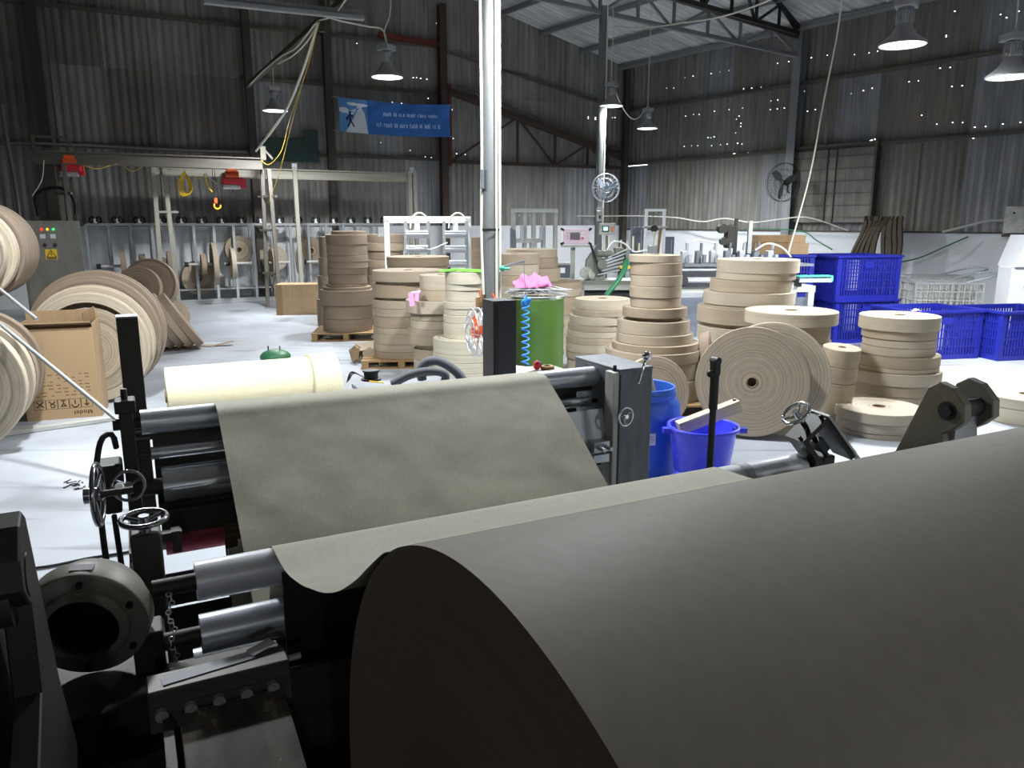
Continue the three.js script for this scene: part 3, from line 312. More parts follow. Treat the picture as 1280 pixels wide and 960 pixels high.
stack(7.0, 'tall stack in the middle of the floor on a pallet', [1, 0, 1, 1], [[786, 851, 319.5], [788, 853, 329], [788, 853, 345], [787, 852, 359], [788, 851, 373.5], [778, 859, 387], [786, 850, 398], [771, 862, 404], [770, 866, 421], [764, 872, 434], [756, 874, 444], [756, 872, 458], [756, 874, 480]], .12); pallet('wooden pallet under the tall middle stack by the blue drum', at(815, 480, 7).x + .08, -7.05, 1.05, .95, .05);
stack(7.85, 'pale stack behind the big standing roll', [2, 2, 1], [[897, 998, 326], [896, 993, 343], [888, 988, 352], [880, 992, 368], [881, 990, 384], [872, 990, 388], [878, 985, 408], [872, 985, 413], [878, 985, 432], [878, 985, 450], [878, 985, 470]]);
stack(6.95, 'short stack right behind the big standing roll', [2, 1], [[932, 1045, 394], [945, 1036, 409], [945, 1036, 430], [945, 1036, 450], [945, 1036, 475]]);
stack(7.15, 'pale stack in front of the blue crates', [2, 1, 2], [[1077, 1171, 399], [1080, 1167, 416], [1081, 1166, 427], [1079, 1165, 437], [1071, 1170, 449], [1070, 1168, 463], [1062, 1171, 470], [1063, 1170, 485], [1063, 1168, 498], [1063, 1168, 509]]);
stack(6.2, 'low pair below the pale stack by the machine arm', 2, [[1046, 1149, 520], [1047, 1147, 533], [1047, 1147, 545]]);
stack(6.6, 'cream roll lying on the floor beyond the machine arm', 3, [[1232, 1330, 503], [1232, 1330, 516]]);
{ // rolls standing on edge
  const ax = V(-.28, .10, 1).normalize(); const c = at(940, 478, 5.95);
  const c2 = c.clone().add(V(.16, .02, .0)); roll('big kraft strip roll standing on edge with its core hole showing', c.clone().addScaledVector(ax, -.1), .437, .1, 1, null, { axis: ax, rc: .045, name: 'standing_roll' }); roll('pale strip roll standing on edge right behind the big one', c2.clone().addScaledVector(ax, -.25), .45, .12, 2, null, { axis: ax, rc: .045, name: 'standing_roll' });
  const ax2 = V(.035, .99, .1).normalize(); let p = at(1034, 560, 6.45).setY(.02); for (const [k, h] of [[0, .37], [1, .14], [2, .15]]) { roll(['lowest wide roll of the leaning column beside the standing roll', 'middle roll of the leaning column beside the standing roll', 'upper roll of the leaning column beside the standing roll'][k], p.clone(), .15, h - .002, 1, 'leaning column of rolls beside the standing roll', { axis: ax2 }); p.addScaledVector(ax2, h); }
  const lp = at(822, 475, 6.55); roll('roll leaning on edge against the tall middle stack beside the blue drum', V(at(815, 500, 6.25).x, .3, -6.3), .3, .1, 1, null, { axis: V(.25, .25, 1), name: 'standing_roll' });
  roll('small dark roll wedged on edge between the two front stacks', V(at(876, 470, 7.1).x, .36, -7.1), .34, .09, 4, null, { axis: V(1, .1, .3), name: 'standing_roll' });
}
{ // left: big rolls standing in a row, facing down the hall
  const ax = V(.32, .06, 1).normalize(); const c = at(112, 440, 7.15).setY(.56);
  const names = ['big pale strip roll standing on edge behind the tall carton', 'second big strip roll standing behind the tall carton', 'third big brown roll standing behind the tall carton', 'fourth big brown roll standing behind the tall carton', 'fifth big brown roll standing behind the tall carton'];
  for (let k = 0; k < 5; k++) roll(names[k], c.clone().addScaledVector(ax, -.14 * (k + 1)).setY([.53, .56, .6, .62, .62][k]), [.52, .55, .59, .61, .61][k], .13, k < 2 ? 2 : 4, 'big rolls standing behind the tall carton', { axis: ax, name: 'standing_roll', core: false, rc: k ? .055 : .43 });
  { const front = scene.children.find(o => o.name === 'standing_roll_004'); const inner = mesh('inner_winding', rollGeo(.405, .125, .055), M.roll[1], front); inner.position.set(.012, -.002, .022); }
  for (let k = 0; k < 2; k++) roll(['brown strip roll with a dark core leaning above the slanted rolls', 'larger brown roll leaning right behind the dark-cored one'][k], at(k ? 190 : 176, k ? 357 : 361, 10.8 + k * .2), k ? .37 : .3, .12, 4, null, { axis: V(.1, .2, 1), name: 'standing_roll' });
  roll('brown roll half hidden at the end of the slanted rolls', at(214, 396, 11.6), .24, .12, 0, null, { axis: V(.9, .3, .6), name: 'standing_roll' });
  const axs = V(.76, .54, -.35).normalize(); const s0 = at(174, 402, 10.2).setY(.37); const rt = V(.906, 0, -.42); for (let k = 0; k < 5; k++) { const p = s0.clone().addScaledVector(rt, k * .118); roll(['lowest', 'second', 'middle', 'fourth', 'uppermost'][k] + ' slanted strip roll of the toppled row behind the standing rolls', p, .42, .097, k % 2 ? 0 : 4, 'toppled row of strip rolls', { axis: axs, name: 'slanted_roll', core: false }); }
  const m = mesh('loose_strip', [bar([0, 0, 0], [.35, .0, .05], .14, .006), bar([.35, 0, .05], [.6, .05, -.05], .12, .006), bar([.05, 0, .1], [-.5, .0, .35], .12, .006)], M.roll[0]); m.position.copy(ground(238, 432)).setY(.008); tag(m, 'loose kraft strip end lying on the floor by the slanted rolls', 'strip');
}
{ // reel stand at the left edge: two tiers of reels on pipe rails
  const ax = V(.40, .02, .92).normalize(); const p0 = at(-54, 300, 6.3), p1 = at(-62, 492, 5.5);
  const T0 = 'reel on the upper tier of the pipe reel stand', T1 = 'reel on the lower tier of the pipe reel stand';
  for (let k = 0; k < 7; k++) roll(k ? `${ORD[k]} ${T0} counted from the aisle` : 'pale front ' + T0, p0.clone().addScaledVector(ax, -.17 * k).setY(1.46 - (k > 1 ? .0 : 0)), k == 0 ? .34 : k == 1 ? .40 : .43, .15, k < 2 ? 2 : 4, 'reels on the upper tier of the pipe stand', { axis: ax, name: 'strip_reel', core: k === 0 });
  for (let k = 0; k < 6; k++) roll(k ? `${ORD[k]} ${T1} counted from the aisle` : 'pale front ' + T1, p1.clone().addScaledVector(ax, -.17 * k).setY(.52), k % 3 == 1 ? .47 : .5, .12, k < 3 ? 2 : [0, 4][k % 2], 'reels on the lower tier of the pipe stand', { axis: ax, name: 'strip_reel', core: k === 0 });
  const t = thing('reel_stand', 'galvanised pipe reel stand holding two tiers of reels', 'rack', p1.clone().setY(0), Math.atan2(ax.x, ax.z)); const y1 = 1.46;
  mesh('lower_axle', rod([0, .52, .15], [0, .52, -1.6], .03), M.galv, t); mesh('upper_axle', rod([p0.clone().sub(p1).x * .9, y1, -.6], [p0.clone().sub(p1).x * .9, y1, -2.1], .03), M.galv, t);
  for (const z of [-1.75, .3]) for (const x of [-.55, -.25]) mesh('leg', bar([x, 0, z], [x * .3, 1.5, z], .05), M.galv, t);
  const g = thing('brace_pipe', 'long galvanised pipe slanting from the reel stand past the carton to the floor', 'pipe', at(0, 405, 5.6)); const o = g.position; mesh('pipe', rod([0, 0, 0], at(150, 528, 4.9).sub(o), .014), M.galv, g); mesh('foot', box(.06, .01, .06, at(150, 529, 4.9).x - o.x, at(150, 529, 4.9).y - o.y - .01, at(150, 529, 4.9).z - o.z), M.galv, g);
  const g2 = thing('brace_pipe', 'short galvanised pipe slanting between the two reel tiers', 'pipe', at(-2, 360, 6.0)); const o2 = g2.position; mesh('pipe', rod([0, 0, 0], at(46, 399, 5.75).sub(o2), .014), M.galv, g2);
  const fb = thing('floor_rail', 'pale flat rail lying on the floor in front of the carton', 'rail', ground(80, 534).setY(0), 0); const q = ground(158, 523).sub(fb.position), r = ground(-20, 548).sub(fb.position); mesh('flat_bar', bar(r.setY(.02), q.setY(.02), .09, .03), M.offWhite, fb);
}
{ // tall open carton
  const P = ground(82, 520); const t = thing('tall_carton', 'tall open cardboard carton printed upside down beside the reel stand', 'carton', [P.x - .02, 0, P.z - .1], .36); const w = .58, h = .80, d = .42;
  const face = canvasMat(512, 730, (c, W, H) => { c.fillStyle = '#a58b69'; c.fillRect(0, 0, W, H); c.fillStyle = '#9c825f'; for (let k = 0; k < 30; k++) c.fillRect(k * 17, 0, 3, H); c.save(); c.translate(W, H); c.rotate(Math.PI); c.fillStyle = '#3d2b1a'; c.font = 'bold 44px sans-serif'; c.fillText('Model', 60, 62); c.strokeStyle = '#5a4126'; c.lineWidth = 4; for (let k = 0; k < 5; k++) c.strokeRect(58 + k * 80, 86, 76, 74);
    c.lineWidth = 9; c.strokeStyle = '#3d2b1a'; c.beginPath(); c.moveTo(96, 150); c.lineTo(96, 102); c.moveTo(80, 118); c.lineTo(96, 100); c.lineTo(112, 118); c.stroke(); c.beginPath(); c.arc(176, 116, 24, Math.PI, 0); c.moveTo(176, 116); c.lineTo(176, 150); c.stroke(); c.beginPath(); c.moveTo(240, 104); c.lineTo(272, 104); c.lineTo(256, 128); c.closePath(); c.moveTo(256, 128); c.lineTo(256, 150); c.moveTo(240, 150); c.lineTo(272, 150); c.stroke(); c.beginPath(); c.arc(330, 112, 14, 0, 6); c.moveTo(310, 148); c.lineTo(334, 126); c.lineTo(356, 150); c.stroke(); c.beginPath(); c.moveTo(390, 104); c.lineTo(440, 150); c.moveTo(440, 104); c.lineTo(390, 150); c.stroke();
    c.fillStyle = '#6d5030'; for (let r = 0; r < 7; r++) for (let k = 0; k < 8; k++) if ((r * 5 + k * 3) % 4) c.fillRect(60 + k * 50, 190 + r * 28, 16 + ((r * 7 + k * 11) % 26), 8); c.restore(); }, .85);
  mesh('front_panel', place(new THREE.BoxGeometry(w, h, .008), 0, h / 2, d / 2), face, t); mesh('back_panel', box(w, h + .12, .008, 0, (h + .12) / 2, -d / 2), M.card, t); for (const s of [-1, 1]) mesh('side_panel', box(.008, h + .04, d, s * w / 2, (h + .04) / 2, 0), M.card, t); mesh('bottom', box(w, .008, d, 0, .006, 0), M.card, t); mesh('flap', box(w * .95, .006, .2, 0, h + .02, d / 2 - .06, -.35), M.card, t); mesh('torn_flap', box(.2, .12, .006, w / 2 - .06, h + .07, -.1, .2, 1.2, 0), M.cardDark, t);
}
{ // closed carton in front of the reel rack
  const P = ground(376, 394); const t = thing('carton', 'plain brown cardboard carton standing in front of the reel rack', 'carton', [P.x - .05, 0, P.z - .3], .12); mesh('body', box(.86, .56, .55, 0, .28, 0), M.card, t); mesh('lid_flap', box(.84, .006, .27, 0, .565, .135), M.card, t); mesh('lid_flap', box(.84, .006, .27, 0, .565, -.135), M.card, t); mesh('side_band', box(.12, .56, .02, -.37, .28, .271), M.cardDark, t);
}
{ // control cabinet
  const P = at(66, 310, 9.4).setY(0); const t = thing('control_cabinet', 'grey control cabinet with red, orange and green pilot lights', 'cabinet', P, .52); const cg = S('#73726d', .5, .1, { map: T.metal }); mesh('body', rbox(.62, 1.72, .4, .01, 0, .86, 0), cg, t); const door = mesh('door', box(.57, 1.64, .02, 0, .87, .205), cg, t);
  [['#ff2018', -.09], ['#ffb020', -.03], ['#20ff50', .03]].forEach(([c, x]) => mesh('pilot_light', cyl(.012, .012, .02, x, 1.62, .22, 1.57), glow(c, 2.5), door)); for (const x of [-.085, .02]) { mesh('meter', box(.055, .05, .012, x, 1.54, .22), M.paperGrey, door); mesh('rotary_switch', [cyl(.022, .022, .02, x + .01, 1.44, .22, 1.57), box(.01, .035, .02, x + .01, 1.44, .235)], M.black, door); }
  mesh('warning_sign', place(new THREE.PlaneGeometry(.12, .12), -.02, 1.33, .2165), canvasMat(128, 128, (c) => { c.fillStyle = '#c9a516'; c.fillRect(0, 0, 128, 128); c.strokeStyle = '#1a1a10'; c.lineWidth = 9; c.beginPath(); c.moveTo(64, 14); c.lineTo(114, 96); c.lineTo(14, 96); c.closePath(); c.stroke(); c.fillStyle = '#1a1a10'; c.beginPath(); c.moveTo(70, 36); c.lineTo(50, 66); c.lineTo(64, 66); c.lineTo(56, 90); c.lineTo(80, 58); c.lineTo(66, 58); c.fill(); c.fillRect(10, 106, 108, 16); }), door);
}
// ------------------------------------------------------------------ reel rack in front of the gable wall
const RK = ground(270, 379);
{ const t = thing('reel_rack', 'long pale steel reel rack with guide wheels on its top rail', 'rack', RK, TH); const x0 = -2.3, x1 = 4.0, h = 1.66, st = .395;
  mesh('top_rail', box(x1 - x0, .05, .07, (x0 + x1) / 2, h, 0), M.galv, t); mesh('top_rail', box(x1 - x0, .05, .07, (x0 + x1) / 2, h, -.5), M.galv, t); mesh('base_beam', box(x1 - x0, .09, .08, (x0 + x1) / 2, .05, 0), M.galv, t); mesh('base_beam', box(x1 - x0, .09, .08, (x0 + x1) / 2, .05, -.5), M.galv, t);
  let k = 0; for (let x = x0; x <= x1 + .01; x += st, k++) { mesh('post', box(.055, h, .055, x, h / 2, 0), M.galv, t); mesh('post', box(.05, h, .05, x, h / 2, -.5), M.galv, t); if (k % 2) mesh('tie', box(.04, .04, .5, x, .25, -.25), M.galv, t);
    const w = mesh('guide_wheel', [tor(.06, .02, x + .12, h + .085, 0, 0, .9, 0, 18), tor(.06, .02, x + .24, h + .085, 0, 0, .9, 0, 18)], M.rubber, t); mesh('hub', [rbox(.07, .09, .07, .01, x + .18, h + .07, .02)], M.whitePaint, w); }
  for (let q = 0; q < 7; q++) { const x = x0 + .1 + q * .8; mesh('spindle', rod([x, .85, .3], [x + .55, .85, .3], .028), M.offWhite, t); mesh('spindle_bracket', bar([x + .5, .85, .02], [x + .5, .85, .3], .04), M.galv, t); mesh('spindle_collar', rod([x + .02, .85, .3], [x + .1, .85, .3], .05), M.black, t); }
  mesh('low_shelf', box(x1 - x0, .03, .45, (x0 + x1) / 2, .3, -.25), M.galv, t);
  const rp = (x, y, z) => t.localToWorld(V(x, y, z)); t.updateMatrixWorld(true);
  const list = [[-1.75, .26, .1, 4], [-1.42, .2, .12, 4], [-.26, .18, .1, 0], [-.05, .38, .1, 1], [.32, .28, .09, 2], [1.15, .27, .1, 1], [1.72, .24, .08, 2], [2.6, .3, .1, 1], [-.9, .24, .1, 4]];
  list.forEach(([x, R, h2, tn], i) => roll(`${['second', 'third', 'fifth', 'sixth', 'seventh', 'eighth', 'ninth', 'tenth', 'fourth'][i]} narrow strip reel along the reel rack front from the control cabinet`, rp(x, .85, .3), R * 1.15, h2, tn, 'reels on the front spindles of the reel rack', { axis: A, rc: .05, name: 'strip_reel' }));
  const back = [[-1.05, .5, .38, 4], [-.3, .42, .36, 1], [.55, 1.0, .3, 1], [1.3, .8, .28, 2], [2.1, .95, .3, 0], [2.85, .9, .32, 1], [3.6, .75, .3, 1]]; back.forEach(([x, y, R, tn], i) => roll(`${['first', 'second', 'third', 'fourth', 'fifth', 'sixth', 'seventh'][i]} reel hung inside the reel rack from the control cabinet end`, rp(x, y + .12, -.25), R, .12, tn, 'reels hung inside the reel rack', { axis: V(.6, 0, .8), name: 'strip_reel' }));
  const loop = mesh('paper_loop', tube([[0, .0, 0], [.02, .2, .0], [.1, .33, 0], [.2, .2, .02], [.22, -.1, .05], [.2, -.45, .1], [.1, -.72, .16]], .001), M.roll[2]); loop.geometry.dispose(); const lg = []; const lp = [[0, 0], [.0, .2], [.06, .32], [.15, .32], [.21, .2], [.23, -.1], [.22, -.4], [.12, -.7]]; for (let i = 0; i < lp.length - 1; i++) lg.push(bar([lp[i][0], lp[i][1], 0], [lp[i + 1][0], lp[i + 1][1], 0], .13, .006)); loop.geometry = mergeGeometries(lg); loop.position.copy(rp(1.02, .92, .15)); loop.rotation.y = TH; tag(loop, 'kraft strip looping over a reel on the reel rack', 'strip');
}
[[140, 292, 17.3], [168, 286, 17.45], [196, 290, 17.6]].forEach(([u, v, D], i) => stack(D, ['brown stack at the cabinet end behind the reel rack', 'second brown stack behind the reel rack', 'third brown stack behind the reel rack'][i], 4, [[u - 11, u + 11, v], [u - 11, u + 11, v + 8], [u - 12, u + 10, v + 18], [u - 12, u + 12, v + 30], [u - 12, u + 12, v + 50]]));
// ------------------------------------------------------------------ machines in the middle of the hall
{ // white roller frame
  const P = at(535, 300, 12.0).setY(0); const t = thing('roller_frame', 'white steel frame with two towers of feed rollers', 'machine', P, .08); const h = 1.76, w = 1.24;
  for (const s of [-1, 1]) { mesh('post', box(.08, h, .08, s * (w / 2), h / 2, 0), M.whitePaint, t); mesh('foot', box(.1, .05, .6, s * (w / 2), .025, 0), M.whitePaint, t); } mesh('header', box(w + .08, .1, .08, 0, h - .02, 0), M.whitePaint, t);
  for (const x of [-.16, .42]) { for (const s of [-1, 1]) mesh('tower_post', box(.05, 1.0, .05, x + s * .17, 1.22, .1), M.galv, t); for (let k = 0; k < 4; k++) { mesh('roller', [cyl(.028, .028, .32, x, .86 + k * .22, .14, 0, 0, 1.57), cyl(.02, .02, .32, x, .90 + k * .22, .19, 0, 0, 1.57)], M.steelDull, t); mesh('roller_plate', box(.36, .03, .06, x, .82 + k * .22, .1), M.steelDull, t); } mesh('hose_arch', tube([[x - .1, h - .15, .1], [x - .06, h + .02, .1], [x + .04, h + .08, .1], [x + .14, h + .02, .1], [x + .18, h - .2, .1]], .015), M.cableWhite, t); mesh('tower_block', box(.08, .16, .06, x, h - .15, .05), M.whitePaint, t); }
  mesh('mount_block', box(.1, .14, .08, -w / 2 - .08, h - .2, 0), M.galv, t); mesh('cable', tube([[.3, 1.4, .15], [.0, 1.3, .2], [-.1, 1.42, .12]], .01), M.cableWhite, t);
}
{ // grey press with hanging frame
  const P = at(668, 300, 15.0).setY(0); const t = thing('strip_press', 'grey strip press with an open upright frame behind the pipe column', 'machine', P, TH * .6); const w = .92, h = 1.92;
  mesh('header', box(w, .07, .1, 0, h, 0), M.machinePale, t); for (const x of [-.42, -.2, -.02, .18, .42]) mesh('upright', box(.07, .95, .08, x, h - .48, 0), M.machinePale, t); mesh('cross_head', [box(.5, .08, .14, -.15, 1.36, .05), box(.12, .2, .12, -.05, 1.25, .08)], M.machinePale, t); mesh('actuator', [cyl(.035, .035, .3, -.28, 1.5, .1), cyl(.03, .03, .25, .1, 1.5, .1)], M.steelDull, t); mesh('arm_plate', slab([[0, 0], [.12, .02], [.1, .5], [0, .55]], .04, -.5, 1.05, .05), M.machineGrey, t); mesh('bench', rbox(1.2, .9, .55, .01, .1, .45, 0), M.machineBlue, t); mesh('bench_top', box(1.24, .04, .6, .1, .92, 0), M.machinePale, t); mesh('drawer_label', box(.16, .1, .01, .45, .8, .281), M.white, t);
}
{ // grey machine with pink control panel
  const P = at(720, 330, 11.45).setY(0); const t = thing('winding_machine', 'grey green winding machine with a pale pink control panel', 'machine', P, .05);
  const pb = mesh('panel_box', rbox(.40, .22, .08, .01, -.02, 1.5, .1), M.screenPink, t); mesh('screen', place(new THREE.PlaneGeometry(.13, .09), -.04, 1.505, .1415), S('#6f6a74', .3), pb); mesh('screen_bezel', box(.15, .11, .004, -.04, 1.505, .138), M.purpleGrey, pb); mesh('button', [.06, .085].flatMap(x => [1.55, 1.51].map(y => cyl(.008, .008, .01, x, y, .145, 1.57))), M.white, pb); mesh('stop_button', cyl(.014, .014, .02, .07, 1.475, .15, 1.57), M.red, pb); mesh('button', [1.55, 1.51, 1.47].map(y => cyl(.006, .006, .01, -.15, y, .145, 1.57)), M.darkGrey, pb);
  for (const sx of [-1, 1]) for (const sy of [-1, 1]) mesh('corner_clip', box(.05, .03, .09, -.02 + sx * .2, 1.5 + sy * .1, .1, 0, 0, sx * sy * .6), M.black, t); mesh('panel_shelf', box(.5, .03, .12, .02, 1.36, .05), M.machinePale, t);
  mesh('panel_post', box(.06, 1.36, .06, -.05, .68, 0), M.machinePale, t); mesh('cabinet', rbox(.8, .8, .5, .01, -.1, .4, -.2), M.machineBlue, t); mesh('bed', box(1.5, .06, .6, .35, .84, -.05), M.machineGreen, t);
  mesh('leg_frame', [box(.09, .8, .09, .05, .4, .2), box(.09, .8, .09, 1.05, .4, .2), box(1.1, .09, .09, .55, .78, .2), box(1.1, .09, .09, .55, .2, .2)], M.machinePale, t); mesh('guard', box(.9, .5, .02, .55, .5, .16), M.darkGrey, t);
  mesh('column', slab([[0, 0], [.3, 0], [.22, .35], [.1, .42], [.02, .3]], .12, .12, .86, 0), M.machineGreen, t); mesh('head', [rbox(.22, .2, .22, .03, .48, 1.08, .05), rbox(.14, .28, .16, .02, .62, 1.2, .02), cyl(.05, .05, .24, .42, 1.25, .1, 0, 0, 1.57), cyl(.07, .07, .08, .36, 1.1, .15, 1.57)], M.machineGreen, t);
  mesh('rod_bank', [0, 1, 2, 3, 4, 5].map(k => rod([.3 + k * .03, .95 + k * .05, .16], [.62 + k * .02, 1.02 + k * .06, .18], .011)), M.steel, t); mesh('lever', bar([.2, 1.38, .1], [.34, .98, .18], .03), M.darkGrey, t); mesh('yellow_band', box(.2, .04, .16, .72, 1.06, .12), M.yellow, t); mesh('glass_jar', cyl(.09, .09, .32, .72, 1.15, .08, 0, 0, 0, 24, true), M.clear, t); mesh('valve_rack', [...Array(7)].map((_, k) => cyl(.012, .016, .12 + (k % 3) * .05, .4 + k * .09, 1.34 + (k % 2) * .05, -.05)), M.cream, t); mesh('air_pipe', tube([[.45, 1.3, 0], [.55, 1.42, 0], [.7, 1.4, 0], [.85, 1.28, 0], [1.05, 1.3, 0]], .014), M.whitePaint, t);
  mesh('clutch', [cyl(.09, .09, .05, .12, .98, .18, 1.57), cyl(.05, .05, .08, .2, .95, .2, 1.57)], M.machinePale, t);
}
{ const P = at(759, 288, 12.2).setY(0); const t = thing('operator_panel', 'small operator panel with a lit screen on a stalk', 'panel', P, 0); mesh('stalk', cyl(.02, .02, 1.5, 0, .75, -.03), M.poleGrey, t); const hs = mesh('housing', rbox(.24, .18, .07, .01, 0, 1.6, 0), M.machinePale, t); mesh('bezel', box(.1, .09, .01, -.03, 1.6, .036), M.darkGrey, hs); mesh('screen', place(new THREE.PlaneGeometry(.07, .055), -.03, 1.603, .0425), glow('#9fe8f0', 1.1), hs); mesh('button', box(.04, .03, .012, .07, 1.58, .036), M.orange, hs); mesh('button', box(.04, .02, .012, .07, 1.62, .036), M.orange, hs); }
cable('dark green hose slanting down from the winding machine', [at(784, 326, 10.5), at(778, 342, 10.3), at(770, 354, 10.2), at(757, 370, 10.1)], .035, M.greenHose, 'air_hose');
{ const P = at(818, 300, 13.2).setY(0); const t = thing('spool_gate', 'tall white gate frame holding a spool behind the tall stack', 'frame', P, .05); const h = 1.9; for (const s of [-1, 1]) mesh('post', bar([s * .18, 0, 0], [s * .15, h, 0], .045), M.whitePaint, t); mesh('header', box(.36, .04, .04, 0, h, 0), M.whitePaint, t); mesh('cross_bar', cyl(.02, .02, .42, 0, 1.62, .02, 0, 0, 1.57), M.galv, t); mesh('pulley', cyl(.06, .06, .04, -.02, 1.6, .03, 1.57), M.black, t); mesh('weight', [cyl(.035, .02, .1, -.02, 1.5, .03), rod([-.02, 1.45, .03], [-.02, 1.2, .03], .012)], M.cream, t); mesh('wood_strip', bar([.06, 1.15, 0], [.1, 1.62, 0], .04), M.wood, t); mesh('base', box(.5, .06, .3, 0, 1.1, 0), M.machineGrey, t); mesh('glue_tank', box(.14, .2, .12, -.05, 1.22, .1), M.galv, t); }
{ const P = at(798, 305, 13.6).setY(0); for (const [x, w, hh, l] of [[-.02, .17, 1.62, 'tall grey filing box left of the white gate frame'], [.52, .12, 1.46, 'short grey filing box right of the white gate frame']]) { const t = thing('control_box', l, 'cabinet', [P.x + x, 0, P.z], 0); mesh('body', rbox(w + .05, hh, .2, .01, 0, hh / 2, 0), M.machineBlue, t); mesh('door_edge', box(.01, hh - .1, .205, w * .3, hh / 2, 0), M.machinePale, t); } }
{ // long finishing line behind the pale stack
  const P = at(920, 345, 10.2).setY(0); const t = thing('slotting_line', 'long grey slotting line with rows of rollers and guides', 'machine', P, .06);
  mesh('frame', [box(1.9, .08, .6, 0, .86, 0), box(1.9, .07, .07, 0, .2, .27), ...[-.9, -.3, .3, .9].flatMap(x => [box(.08, .84, .08, x, .42, .26), box(.08, .84, .08, x, .42, -.26)])], M.machinePale, t); mesh('guard', box(1.75, .5, .02, 0, .5, .24), M.machineBlue, t);
  for (let k = 0; k < 3; k++) mesh('roller', cyl(.035, .035, 1.0, -.4, .96 + k * .09, .2 - k * .1, 0, 0, 1.57), M.steel, t); mesh('black_beam', [box(1.1, .07, .12, -.35, 1.04, .1), box(1.1, .05, .1, -.35, .92, .28)], M.darkGrey, t);
  for (let k = 0; k < 7; k++) mesh('guide', [rbox(.07, .16, .1, .01, -.72 + k * .19, 1.26, .02), cyl(.02, .02, .16, -.68 + k * .19, 1.36, .02), box(.04, .1, .06, -.66 + k * .19, 1.24, .1)], k % 2 ? M.machineGrey : M.steelDull, t); mesh('table_plate', box(1.7, .03, .4, .1, 1.16, 0), M.machineGrey, t);
  mesh('feed_head', [rbox(.12, .3, .14, .02, -.1, 1.52, -.05), cyl(.06, .06, .12, -.22, 1.62, 0, 1.57), cyl(.05, .05, .08, -.2, 1.46, .02, 1.57), bar([-.02, 1.2, -.05], [-.02, 1.75, -.05], .04)], M.blackSteel, t); mesh('arm', bar([.15, 1.3, 0], [.15, 1.72, 0], .05), M.galv, t); mesh('air_hose', [tube([[-.35, 1.32, 0], [-.3, 1.42, 0], [-.55, 1.47, 0], [-.6, 1.46, 0]], .012)], M.cableWhite, t); mesh('air_hose', [tube([[.2, 1.35, .1], [.35, 1.43, .1], [.55, 1.38, .1], [.68, 1.26, .1]], .012)], M.cableWhite, t); mesh('end_bracket', [box(.1, .14, .2, -.85, 1.0, .2), cyl(.05, .05, .2, -.8, .98, .3, 1.57)], M.darkGrey, t);
}
{ const t = thing('acrylic_tray', 'clear tray with a green edge strip in front of the crates', 'tray', at(1017, 350, 9.6), .1); mesh('plate', box(.42, .05, .12, 0, 0, 0), M.galv, t); mesh('edge_strip', [box(.42, .015, .125, 0, .05, 0), box(.02, .07, .125, .21, .02, 0)], S('#4fe0a0', .4), t); mesh('clamp', box(.06, .1, .08, -.2, -.03, 0), M.black, t); mesh('support_arm', bar([-.2, -.05, 0], [-.35, -.3, 0], .03), M.galv, t); }
{ const t = thing('terminal', 'white machine terminal with a small display and red lamp', 'terminal', at(1285, 340, 10.95).setY(0), -.2); mesh('cabinet', rbox(.6, 1.1, .5, .03, 0, .55, 0), M.whitePaint, t); const cs = mesh('console', slab([[0, 0], [.5, 0], [.42, .42], [.12, .42]], .6, -.28, 1.1, -.3, 0, 0, 0, .01), M.whitePaint, t); mesh('display', place(new THREE.PlaneGeometry(.24, .14), .0, 1.36, .325), S('#3a4a66', .3), cs); mesh('keypad', box(.3, .12, .01, .02, 1.0, .255), M.paperGrey, t); mesh('label_strip', box(.3, .04, .01, .02, .82, .255), S('#5aa4d8', .5), t); mesh('beacon_base', cyl(.02, .02, .16, -.04, 1.6, 0, 0, 0, 1.57), M.black, t); mesh('beacon', cyl(.03, .03, .08, .06, 1.6, 0, 0, 0, 1.57), glow('#ff4a4a', .8), t); }

// ------------------------------------------------------------------ crates, trolleys
function crate(label, P, turn, w = .98, h = .62, d = .78) { const t = thing('plastic_crate', label, 'crate', P, turn, 'large blue plastic crates'); const th = .022;
  const wall = (L) => { const g = [box(L, .055, th, 0, h - .027, 0), box(L, .06, th, 0, .03, 0)]; for (const y of [.16, .27, .38, .48]) g.push(box(L, .014, th * .8, 0, y, 0)); const n = Math.round(L / .042); for (let k = 0; k <= n; k++) g.push(box(.019, h - .1, th * .7, -L / 2 + L * k / n, h / 2, 0)); return g; };
  const f = mesh('long_side', wall(w), M.blueCrate, t); f.position.z = d / 2; const b = mesh('long_side', wall(w), M.blueCrate, t); b.position.z = -d / 2;
  for (const s of [-1, 1]) { const e = mesh('end_side', wall(d), M.blueCrate, t); e.rotation.y = Math.PI / 2; e.position.x = s * w / 2; }
  for (const sx of [-1, 1]) for (const sz of [-1, 1]) mesh('corner_post', box(.07, h, .07, sx * (w / 2 - .02), h / 2, sz * (d / 2 - .02)), M.blueCrate, t);
  mesh('rim', [box(w + .06, .03, .05, 0, h - .012, d / 2 + .012), box(w + .06, .03, .05, 0, h - .012, -d / 2 - .012), box(.05, .03, d, w / 2 + .012, h - .012, 0), box(.05, .03, d, -w / 2 - .012, h - .012, 0)], M.blueCrate, t); mesh('bottom', box(w, .02, d, 0, .02, 0), M.blueCrate, t); mesh('handle_plate', box(.14, .09, .03, 0, h - .13, d / 2), M.blueCrate, t); return t; }
const C1 = ground(1085, 428); const c1z = C1.z - .35;
crate('blue crate at the bottom of the crate stack beside the trolleys', [C1.x - .16, 0, c1z], .2); crate('blue crate on top of the crate stack beside the trolleys', [C1.x - .18, .622, c1z], .2);
const C2 = ground(1175, 450); crate('blue crate standing open between the crate stack and the end crate', [C2.x - .02, 0, C2.z - .42], .2); const C3 = ground(1262, 450); crate('blue end crate standing open before the white terminal', [C3.x + .2, 0, C3.z - .4], .2);
